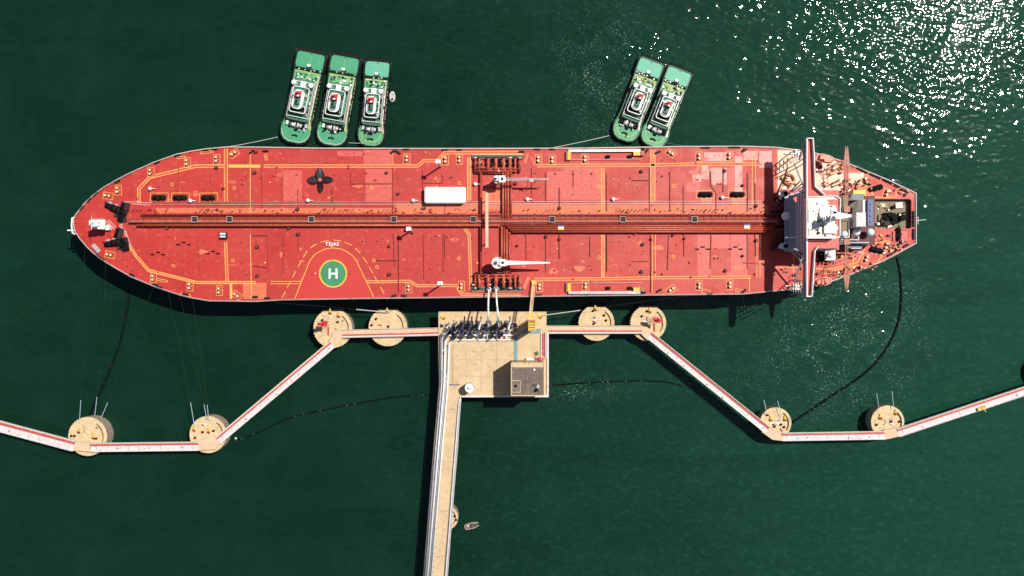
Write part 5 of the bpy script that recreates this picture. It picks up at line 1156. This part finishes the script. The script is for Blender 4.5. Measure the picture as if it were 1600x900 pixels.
for _ in range(22):
    x, y = random.uniform(712, 792), random.uniform(540, 608); r = random.uniform(.6, 3); flat([(x+r*1.4*random.uniform(.6, 1.1)*math.cos(-2*PI*i/9), y+r*random.uniform(.6, 1.1)*math.sin(-2*PI*i/9)) for i in range(9)][::-1], 'oil_stain', JZ+.030+.002*_)
link('painted_path', pa, plat)
# oil pipes on platform and trestle
def zpts(pts, z): return [P(x, y, z) for x, y in pts]
pipes = empty('pipeline', P(700, 560, 0)); tag(pipes, 'bundle of white and grey oil pipes turning from the platform onto the trestle', 'pipeline')
pipes.location.z = JZ
def plp(pts, r, m, h=1.0):
    b = MB(); b.tube(zpts(pts, JZ+h), r, m, 8)
    w = zpts(pts, JZ)
    for u_, v_ in zip(w, w[1:]):
        u_, v_ = Vector(u_), Vector(v_); k = max(1, int((v_-u_).length/6))
        for j in range(1, k): p = u_.lerp(v_, j/k); b.box((p.x, p.y, JZ), (.3, .3, h), 'galv_dark')
    link('pipe', b, pipes)
plp([(803,524),(701,524),(696,530),(694,600),(685,700),(668,905)], .42, 'white', 1.1)
plp([(803,531),(707,531),(702,537),(699,610),(691,700),(674,905)], .36, 'white', 1.0)
plp([(735,517),(699,518),(691,526),(690,600),(681,700),(664.5,905)], .38, 'galv', .9)
plp([(720,514),(697,514),(688,524),(687,600),(678,700),(661.5,905)], .3, 'galv_dark', .8)
plp([(696,560),(696.8,600),(688,700),(671,905)], .26, 'galv', .7)
# manifold valves in front of the loading arms
mv = MB()
for _ in range(150):
    x = random.uniform(694, 808); y = random.uniform(505, 528); c = P(x, y, JZ); k = random.random(); hh = random.uniform(.6, 3.2)
    if k < .35: mv.cyl(c, random.uniform(.15, .4), hh, random.choice(['galv', 'white', 'arm_blue', 'galv_dark', 'galv_dark']), 8)
    elif k < .8: mv.box(c, (random.uniform(.3, 1.3), random.uniform(.3, 1.0), hh), random.choice(['galv', 'arm_blue', 'galv_dark', 'white', 'black']), random.random())
    else: mv.tube([(c[0], c[1], JZ+.6), (c[0]+random.uniform(-2, 2), c[1]+random.uniform(-2, 2), JZ+random.uniform(.6, 2))], .2, random.choice(['galv_dark', 'galv']), 6)
for y in (511, 518): a = P(700, y, JZ); b2 = P(806, y, JZ); mv.tube([(a[0], a[1], JZ+1.4), (b2[0], b2[1], JZ+1.4)], .22, 'galv_dark', 6)
for x in (747, 762, 777): a = P(x, 508, JZ); b2 = P(x, 531, JZ); mv.tube([(a[0], a[1], JZ+1.9), (b2[0], b2[1], JZ+1.9)], .4, 'white', 8)
for _ in range(26): c = P(random.uniform(688, 702), random.uniform(505, 610), JZ); mv.box(c, (random.uniform(.2, .9), random.uniform(.3, 1), random.uniform(.4, 1.4)), random.choice(['galv_dark', 'galv', 'black', 'tug_green2']))
o = link('valve_cluster', mv, pipes); o['kind'] = 'stuff'

# loading arms
def arm(px, tip, label, folded=True):
    z = JZ; base = Vector(P(px, 505, z)); root = empty('marine_loader', base); tag(root, label, 'loading arm', 'marine loading arms in a row on the platform')
    b = MB(); b.box(base, (2.2, 2.2, .8), 'galv_dark'); b.tube([base, base + Vector((0, 0, 14))], .5, 'arm_blue', 10); b.beam(base + Vector((.9, -.6, 0)), base + Vector((.3, 0, 11)), .35, .35, 'arm_blue'); b.beam(base + Vector((-.9, -.6, 0)), base + Vector((-.3, 0, 11)), .35, .35, 'arm_blue')
    for i in range(5): b.box((base.x, base.y-.2, z+2.4*(i+1)), (1.7, 1.7, .12), 'galv_dark')
    link('riser', b, root); top = base + Vector((0, 0, 14)); m = 'white_clean'
    b = MB()
    if folded:
        elb = top + Vector((.6, -1.5, 9)); b.tube([top, elb], .36, m if px in (749, 793) else 'arm_blue', 8); b.tube([elb, elb + Vector((.6, 2.8, -5)), base + Vector((.9, 2.8, 9))], .3, 'white' if px in (749, 793) else 'arm_blue', 8)
    else:
        t = Vector(tip); elb = top.lerp(t, .45) + Vector((0, 0, 8)); b.tube([top, elb], .4, m, 8); b.tube([elb, t + Vector((0, 0, 2)), t], .33, m, 8)
        b.torus((t.x, t.y, t.z+.3), .75, .22, 'white', seg=12); b.torus((elb.x, elb.y, elb.z), .8, .2, 'white', seg=12, axis='x')
    link('arm', b, root)
    b = MB(); cw_ = top + Vector((-.4, -2.0, -3.0)); b.beam(top, cw_ + Vector((0, -1.2, -1)), .5, .6, 'arm_blue'); b.box(cw_ + Vector((0, -1.2, -2.4)), (1.8, 1.6, 2.0), 'arm_blue'); b.torus(top, 1.1, .16, 'white' if not folded or px in (749, 793) else 'arm_blue', axis='x'); link('counterweight', b, root)
arm(724, None, 'dark folded loading arm at the left end of the row'); arm(735, None, 'dark folded loading arm, second from the left end')
arm(749, None, 'white folded loading arm left of the two that reach the ship')
arm(764, P(764, 452, DECK+2.3), 'white loading arm reaching straight across to the ship manifold, left one', False)
arm(780, P(775, 451, DECK+2.3), 'white loading arm reaching slantwise to the ship manifold, right one', False)
arm(793, None, 'white folded loading arm right of the two that reach the ship')
# gangway tower
gt = empty('gangway_tower', P(830, 507, JZ)); tag(gt, 'orange-yellow gangway tower at the platform edge with bridge onto the ship', 'gangway')
b = MB(); c = P(830, 507, JZ)
for s in ((-1, -1), (1, -1), (1, 1), (-1, 1)): b.beam((c[0]+s[0]*1.3, c[1]+s[1]*1.9, JZ), (c[0]+s[0]*1.3, c[1]+s[1]*1.9, JZ+18), .25, .25, 'yellow')
for i in range(7):
    z = JZ+2.5*(i+1); b.box((c[0], c[1], z), (2.7, 3.9, .12), 'yellow' if i == 6 else 'brown_steel'); b.beam((c[0]-1.3, c[1]-1.9, z-2.4), (c[0]-1.3, c[1]+1.9, z), .18, .18, 'yellow'); b.beam((c[0]+1.3, c[1]+1.9, z-2.4), (c[0]+1.3, c[1]-1.9, z), .18, .18, 'yellow')
b.ring(rrect(c[0], c[1], 2.7, 3.9, .1, 1), .15, JZ+18.4, JZ+18.5, 'yellow')
for i in range(4): b.box((c[0], c[1]-1.5+i, JZ+17.7), (2.2, .25, .5), 'brown_steel')
link('tower', b, gt)
b = MB(); a = Vector(P(829, 494, JZ+17)); e = Vector(P(834, 441, DECK+1.5))
for s in (-.55, .55): b.beam(a + Vector((s, 0, 0)), e + Vector((s, 0, 0)), .16, .5, 'yellow'); b.beam(a + Vector((s, 0, 1)), e + Vector((s, 0, 1)), .08, .08, 'yellow')
for i in range(30): p = a.lerp(e, (i+.5)/30); b.box((p.x, p.y, p.z), (1.0, .25, .08), 'cream')
b.box((a.x, a.y, a.z-1), (2.2, 1.6, 1.4), 'yellow'); b.box((e.x, e.y, DECK), (1.8, 1.6, 1.4), 'yellow'); link('gangway', b, gt)
# control building
cb = empty('control_building', P(825, 593, JZ)); tag(cb, 'tall flat-roofed control building with brown ribbed roof at the platform corner', 'building')
BT = JZ+18; x0, y0 = P(799, 567, BT)[:2]; x1, y1 = P(850, 618, BT)[:2]; b = MB(); b.box(((x0+x1)/2, (y0+y1)/2, JZ), (x1-x0, y0-y1, BT-JZ-.3), 'concrete_lt'); link('wall', b, cb)
b = MB(); b.box(((x0+x1)/2, (y0+y1)/2, BT-.3), (x1-x0-.2, y0-y1-.2, .25), 'roof_brown')
k = 26
for i in range(k): b.box((x0+(x1-x0)*(i+.5)/k, (y0+y1)/2-.8, BT-.05), (.16, y0-y1-3.2, .12), 'roof_brown')
b.ring(rrect((x0+x1)/2, (y0+y1)/2, x1-x0, y0-y1, .1, 1), .35, BT-.3, BT+.45, 'concrete_lt'); b.box(((x0+x1)/2, y0-.9, BT), (x1-x0-.6, 1.6, .3), 'concrete_lt'); rf = link('roof', b, cb)
b = MB(); b.box((x0+1.9, y1+3.6, BT-.04), (3.4, 4.6, .5), 'roof_brown'); b.ring(rrect(x0+1.9, y1+3.6, 3.4, 4.6, .1, 1), .2, BT+.4, BT+.6, 'concrete_lt'); b.box((x0+1.7, y1+3.8, BT+.46), (.9, .9, .5), 'black'); link('stair_head', b, rf)
b = MB(); b.box((x1-3.0, y1+2.2, BT), (1.4, 1.2, .9), 'black', .4); link('roof_unit', b, rf); b = MB(); b.box((x1-2.4, y1+3.6, BT), (.9, 1.3, .9), 'galv', -.4); link('roof_unit', b, rf); b = MB(); b.box((x1-3.9, y1+4.1, BT), (1.0, .5, .5), 'dark_steel', .3); b.box((x1-3.8, y0-2.6, BT), (.8, .7, .8), 'cream', .4); link('roof_unit', b, rf)
for side in range(4):
    for fl_ in range(5):
        for i in range(4):
            t = (i+.5)/4; z = JZ+1.2+3.4*fl_; wd = MB()
            if side == 0: wd.box((x0-.03, y1+(y0-y1)*t, z), (.12, 1.4, 1.3), 'glass')
            elif side == 1: wd.box((x1+.03, y1+(y0-y1)*t, z), (.12, 1.4, 1.3), 'glass')
            elif side == 2: wd.box((x0+(x1-x0)*t, y0+.03, z), (1.4, .12, 1.3), 'glass')
            else: wd.box((x0+(x1-x0)*t, y1-.03, z), (1.4, .12, 1.3), 'glass')
            link('window', wd, cb)
b = MB(); b.box((x0+2.4, y1-.9, JZ-3), (4.4, 1.8, 3.6), 'teal_dark', top='blue'); link('annex', b, cb)
# stores beside the building
b = MB(); c = P(828, 562, JZ); b.box(c, (3.2, 1.5, 1.6), 'white_clean'); b.box((c[0]-.2, c[1]+.1, JZ+1.6), (2.6, 1.1, .15), 'white'); tag(link('white_cabinet', b), 'white equipment cabinet against the control building', 'cabinet')
b = MB(); c = P(841, 561, JZ)
for i in range(6): b.cyl((c[0]-1.6+.65*i, c[1]+(.4 if i % 2 else -.2), JZ), .22, 1.4, 'fire_red', 8); 
b.box((c[0], c[1], JZ), (4.4, 1.4, .25), 'stripe_red'); tag(link('extinguisher_rack', b), 'rack of small red extinguishers beside the white cabinet', 'rack')
b = MB(); c = P(838.5, 552, JZ); 
for _ in range(60):
    t = random.random()*6.28; r = random.random()**.5*.9; x, y, z = c[0]+r*math.cos(t), c[1]+r*math.sin(t), JZ+random.uniform(.4, 1.6); a = random.random()*6
    b.add([(x, y, z), (x+.4*math.cos(a), y+.4*math.sin(a), z+.15), (x+.25*math.cos(a+1), y+.25*math.sin(a+1), z+.3)], [[0, 1, 2]], 'heli_green')
b.cyl((c[0], c[1], JZ), .5, .5, 'brown_steel', 10); tag(link('potted_shrub', b), 'small green shrub in a pot on the platform', 'shrub')
tk = empty('water_tank', P(733.5, 606, JZ)); tag(tk, 'white round storage tank at the platform corner', 'tank')
b = MB(); c = P(734, 606, JZ+7); b.cyl((c[0], c[1], JZ), M(7.6), 6.5, 'white', 24, top='white_clean'); link('shell', b, tk)
b = MB(); b.cyl((c[0], c[1], JZ+6.5), M(7.8), .6, 'white_clean', 24, r2=.8); b.cyl((c[0]-.7, c[1]-.2, JZ+6.7), .35, .4, 'dark_steel', 8); b.cyl((c[0]+.3, c[1]-.3, JZ+7), .25, .3, 'dark_steel', 8); b.ring([(c[0]+M(7.5)*math.cos(2*PI*i/24), c[1]+M(7.5)*math.sin(2*PI*i/24)) for i in range(24)], .08, JZ+6.6, JZ+7.5, 'white'); link('roof', b, tk)
for px, py, lab in ((692, 495.5, 'yellow mooring hook at the upper left platform corner'), (843, 494, 'yellow mooring hook at the upper right platform corner')):
    b = MB(); c = P(px, py, JZ); b.box(c, (1.6, 1.0, .6), 'yellow'); b.box((c[0]+.6, c[1]-.5, JZ), (.8, .8, 1.1), 'brown_steel', .5); b.box((c[0]+.8, c[1]+.5, JZ+.4), (1.1, .4, .5), 'yellow', .3); tag(link('mooring_hook', b), lab, 'mooring hook')
b = MB(); c = P(749.5, 608, JZ); b.torus((c[0], c[1], JZ+.3), .6, .15, 'bollard_top', seg=12); tag(link('hatch_ring', b), 'small round hatch on the platform right of the white tank', 'hatch')
# approach trestle
ts = empty('approach_trestle', P(692, 760, 0)); tag(ts, 'long tan approach trestle carrying pipes down and out of the photo', 'trestle')
def tl(y, xt): return xt
b = MB(); q = [(685,640.5),(719,628.5),(716,700),(695,930),(660,930),(677,720)]; q = [P(x, y, JZ)[:2] for x, y in q]; b.prism(q, JZ-1.4, JZ-.02, 'concrete_side', top='galv_dark'); link('deck', b, ts)
b = MB()
def tstrip(xa, xb_, m, h, dz):   # left/right px at y = 640 and y = 900
    q = [(xa[0]+1.3, 623), (xb_[0]+1.4, 623), (xb_[1], 930), (xa[1], 930)]; return [P(x, y, JZ)[:2] for x, y in q]
b.prism(tstrip((694.2, 672), (714.0, 690.5), 0, 0, 0), JZ+.01, JZ+.05, 'concrete'); rd = link('road', b, ts)
b = MB()
for i in range(28):
    y = 645+10*i; x = 696.5 + (672-694.2)*(y-640)/290 ; c = P(x, y, JZ); b.box((c[0], c[1], JZ+.05), (.3, .3, .15), 'dark_steel')
for y in (640, 722, 799, 870): 
    x = 694.2+(672-694.2)*(y-640)/290; c = P(x+9, y, JZ); b.box((c[0], c[1], JZ+.051), (5, .12, .02), 'galv_dark', .15)
link('road_joint', b, rd)
b = MB(); b.prism(tstrip((715.6, 693.5), (717.6, 695.5), 0, 0, 0), JZ+.0, JZ+.7, 'walk_white'); b.prism(tstrip((718.2, 696), (719.6, 697.5), 0, 0, 0), JZ+.0, JZ+.5, 'galv'); link('cable_tray', b, ts)
b = MB()
for y in range(660, 910, 26):
    for x in (686+(y-660)*-.085, 708+(y-660)*-.085): c = P(x, y, 0); b.cyl((c[0], c[1], -3), .9, JZ+1.5, 'concrete_side', 10)
link('piles', b, ts)
bt = MB(); b = MB()
# little work boat
wb = empty('work_boat', P(737, 821, .5), math.radians(14)); wb.location.z = 0; tag(wb, 'tiny white open boat on the water right of the trestle', 'boat')
b = MB(); q = [(-2.9, -.6), (-2.4, -1.1), (1.0, -1.2), (2.9, -.6), (2.9, .6), (1.0, 1.2), (-2.4, 1.1), (-2.9, .6)]
b.frustum([(x*.85, y*.8) for x, y in q], -.3, q, .8, 'derrick', top='galv_dark'); b.ring(q, .14, .8, 1.05, 'derrick'); link('hull', b, wb, True)
b = MB(); b.box((.2, 0, .8), (1.2, 1.2, 1.0), 'maroon'); b.box((-1.4, .3, .8), (.8, .7, .5), 'cream'); b.box((1.6, -.2, .8), (.6, 1.0, .5), 'dark_steel'); link('console', b, wb, True)
b = MB(); b.box((2.9, 0, .4), (.5, .5, 1.1), 'black'); link('outboard_motor', b, wb, True)
# yellow cart on the right walkway
yc_ = empty('yellow_cart', P(1533, 637.5, 10.2), .33); tag(yc_, 'yellow maintenance cart standing on the right-hand walkway', 'cart')
b = MB(); b.box((0, 0, .3), (3.6, 1.2, 1.0), 'yellow'); b.box((.6, .1, 1.3), (1.6, .9, .4), 'heli_yellow'); link('body', b, yc_, True)
b = MB(); b.beam((.9, -.6, .6), (1.2, -2.0, .2), .2, .2, 'white'); b.box((-.4, -.8, .1), (1.2, .3, .5), 'dark_steel'); link('handle', b, yc_, True)
for sx in (-1.2, 1.2):
    for sy in (-.45, .45): b = MB(); b.torus((sx, sy, .3), .22, .08, 'rubber', axis='x', rz=1.57, seg=10, sub=4); link('wheel', b, yc_, True)
# person on walkway
# floating booms
def boom(pts, label, R=.5):
    P3 = []; 
    for i in range(len(pts)-1):
        p0 = pts[max(i-1, 0)]; p1 = pts[i]; p2 = pts[i+1]; p3 = pts[min(i+2, len(pts)-1)]
        for k in range(10):
            t = k/10; f = lambda a, b, c, d: .5*((2*b)+(-a+c)*t+(2*a-5*b+4*c-d)*t*t+(-a+3*b-3*c+d)*t**3); P3.append((f(p0[0], p1[0], p2[0], p3[0]), f(p0[1], p1[1], p2[1], p3[1])))
    P3.append(pts[-1]); b = MB(); w = [P(x+random.uniform(-.25, .25), y+random.uniform(-.25, .25), .2) for x, y in P3]; b.tube(w, R, 'boom', 7)
    root = link('floating_boom', b); tag(root, label, 'boom', 'black floating oil booms'); fl2 = MB()
    for u_, v_ in zip(w, w[1:]):
        if random.random() < .3: fl2.tube([Vector(u_)+Vector((0, 0, .2)), Vector(u_).lerp(Vector(v_), .25)+Vector((0, 0, .3))], .24, random.choice(['galv_dark', 'boom', 'galv_dark']), 6)
    if fl2.v: link('float', fl2, root)
boom([(202,452),(200,474),(195,502),(186,540),(166,592),(147,632),(141,652)], 'black floating boom curving from under the tanker bow to the left dolphin')
boom([(366,689),(400,677),(450,654),(500,642),(560,630),(620,620),(672,617)], 'faint black boom between the left sloping walkway and the trestle', .3)
boom([(857,602),(920,598),(990,595),(1040,597),(1066,603)], 'faint black boom right of the control building', .3)
boom([(1401,402),(1407,435),(1406,490),(1390,536),(1355,580),(1300,618),(1238,660)], 'long black floating boom curving from the tanker stern to a dolphin')
b = MB(); c = P(368, 685, .3); b.dome((c[0], c[1], 0), .5, 'white', seg=12, full=True); b.tube([(c[0], c[1], .3), (c[0], c[1], 1)], .06, 'dark_steel', 5); tag(link('marker_buoy', b), 'tiny white buoy at the left end of the faint boom', 'buoy')
# mooring lines
def rope(a, za, b, zb, label, tail=.13, sag=2.0, r=.035, m='wire', tm='rope_tail', tr=.12):
    a = Vector(P(*a, za)); b = Vector(P(*b, zb)); root = empty('mooring_line', a); tag(root, label, 'mooring line', 'mooring lines')
    q = [a.lerp(b, i/16) - Vector((0, 0, sag*4*(i/16)*(1-i/16))) for i in range(17)]
    k = max(2, int(16*tail)+1)
    if tail < 1: w = MB(); w.tube(q[k-1:], r, m, 5); link('wire', w, root)
    t = MB(); t.tube(q[:k] if tail < 1 else q, tr, tm, 6); link('rope_tail', t, root)
rope((124,659),9.8,(132,384),DECK+.6, 'steel mooring line from the far left dolphin, leftmost of its three'); rope((148,650),9.8,(165,409),DECK+.6, 'steel mooring line from the far left dolphin, middle of its three')
rope((157,655),9.8,(240,447),DECK+.6, 'steel mooring line from the far left dolphin, slanting to the right'); rope((304,668),9.8,(262,455),DECK+.6, 'mooring line from the second left dolphin, leftmost of its three', tail=.2)
rope((323,656),9.8,(280,460),DECK+.6, 'mooring line from the second left dolphin, middle of its three', tail=.15); rope((326,656),9.8,(300,465),DECK+.6, 'mooring line from the second left dolphin, nearest the sloping walkway', tail=.15)
rope((1199,648),9.8,(1160,459),DECK+.6, 'mooring line from the dolphin below the right sloping walkway, left one'); rope((1221,650),9.8,(1180,457),DECK+.6, 'mooring line from the dolphin below the right sloping walkway, right one')
rope((1374,642),9.8,(1349,420),DECK+.6, 'mooring line from the rightmost mooring dolphin, left one'); rope((1397,640),9.8,(1379,408),DECK+.6, 'mooring line from the rightmost mooring dolphin, right one')
rope((606,488),9.8,(400,470),DECK+.6, 'pale spring line from the plain dolphin left of the platform', tail=.3, tm='rope', tr=.2); rope((848,493),JZ+.8,(1090,460),DECK+.6, 'pale spring line from the upper right corner of the platform', tail=.25, tm='rope', tr=.2)
rope((434,214),3.4,(356,229.5),DECK+.6, 'pale towing line from the leftmost tugboat to the tanker', tail=1, tm='rope', tr=.13, sag=1); rope((952,212),3.4,(863,231),DECK+.6, 'pale towing line from the left tugboat of the pair', tail=1, tm='rope', tr=.13, sag=1)
rope((545,223),3.4,(572,224),3.4, 'short rope between the middle tugboat and the narrow one', tail=1, tm='rope', tr=.1, sag=.4); rope((1040,223),3.4,(1080,229),DECK+.6, 'pale line from the tugboat nearer the bridge to the tanker', tail=1, tm='rope', tr=.1, sag=1)
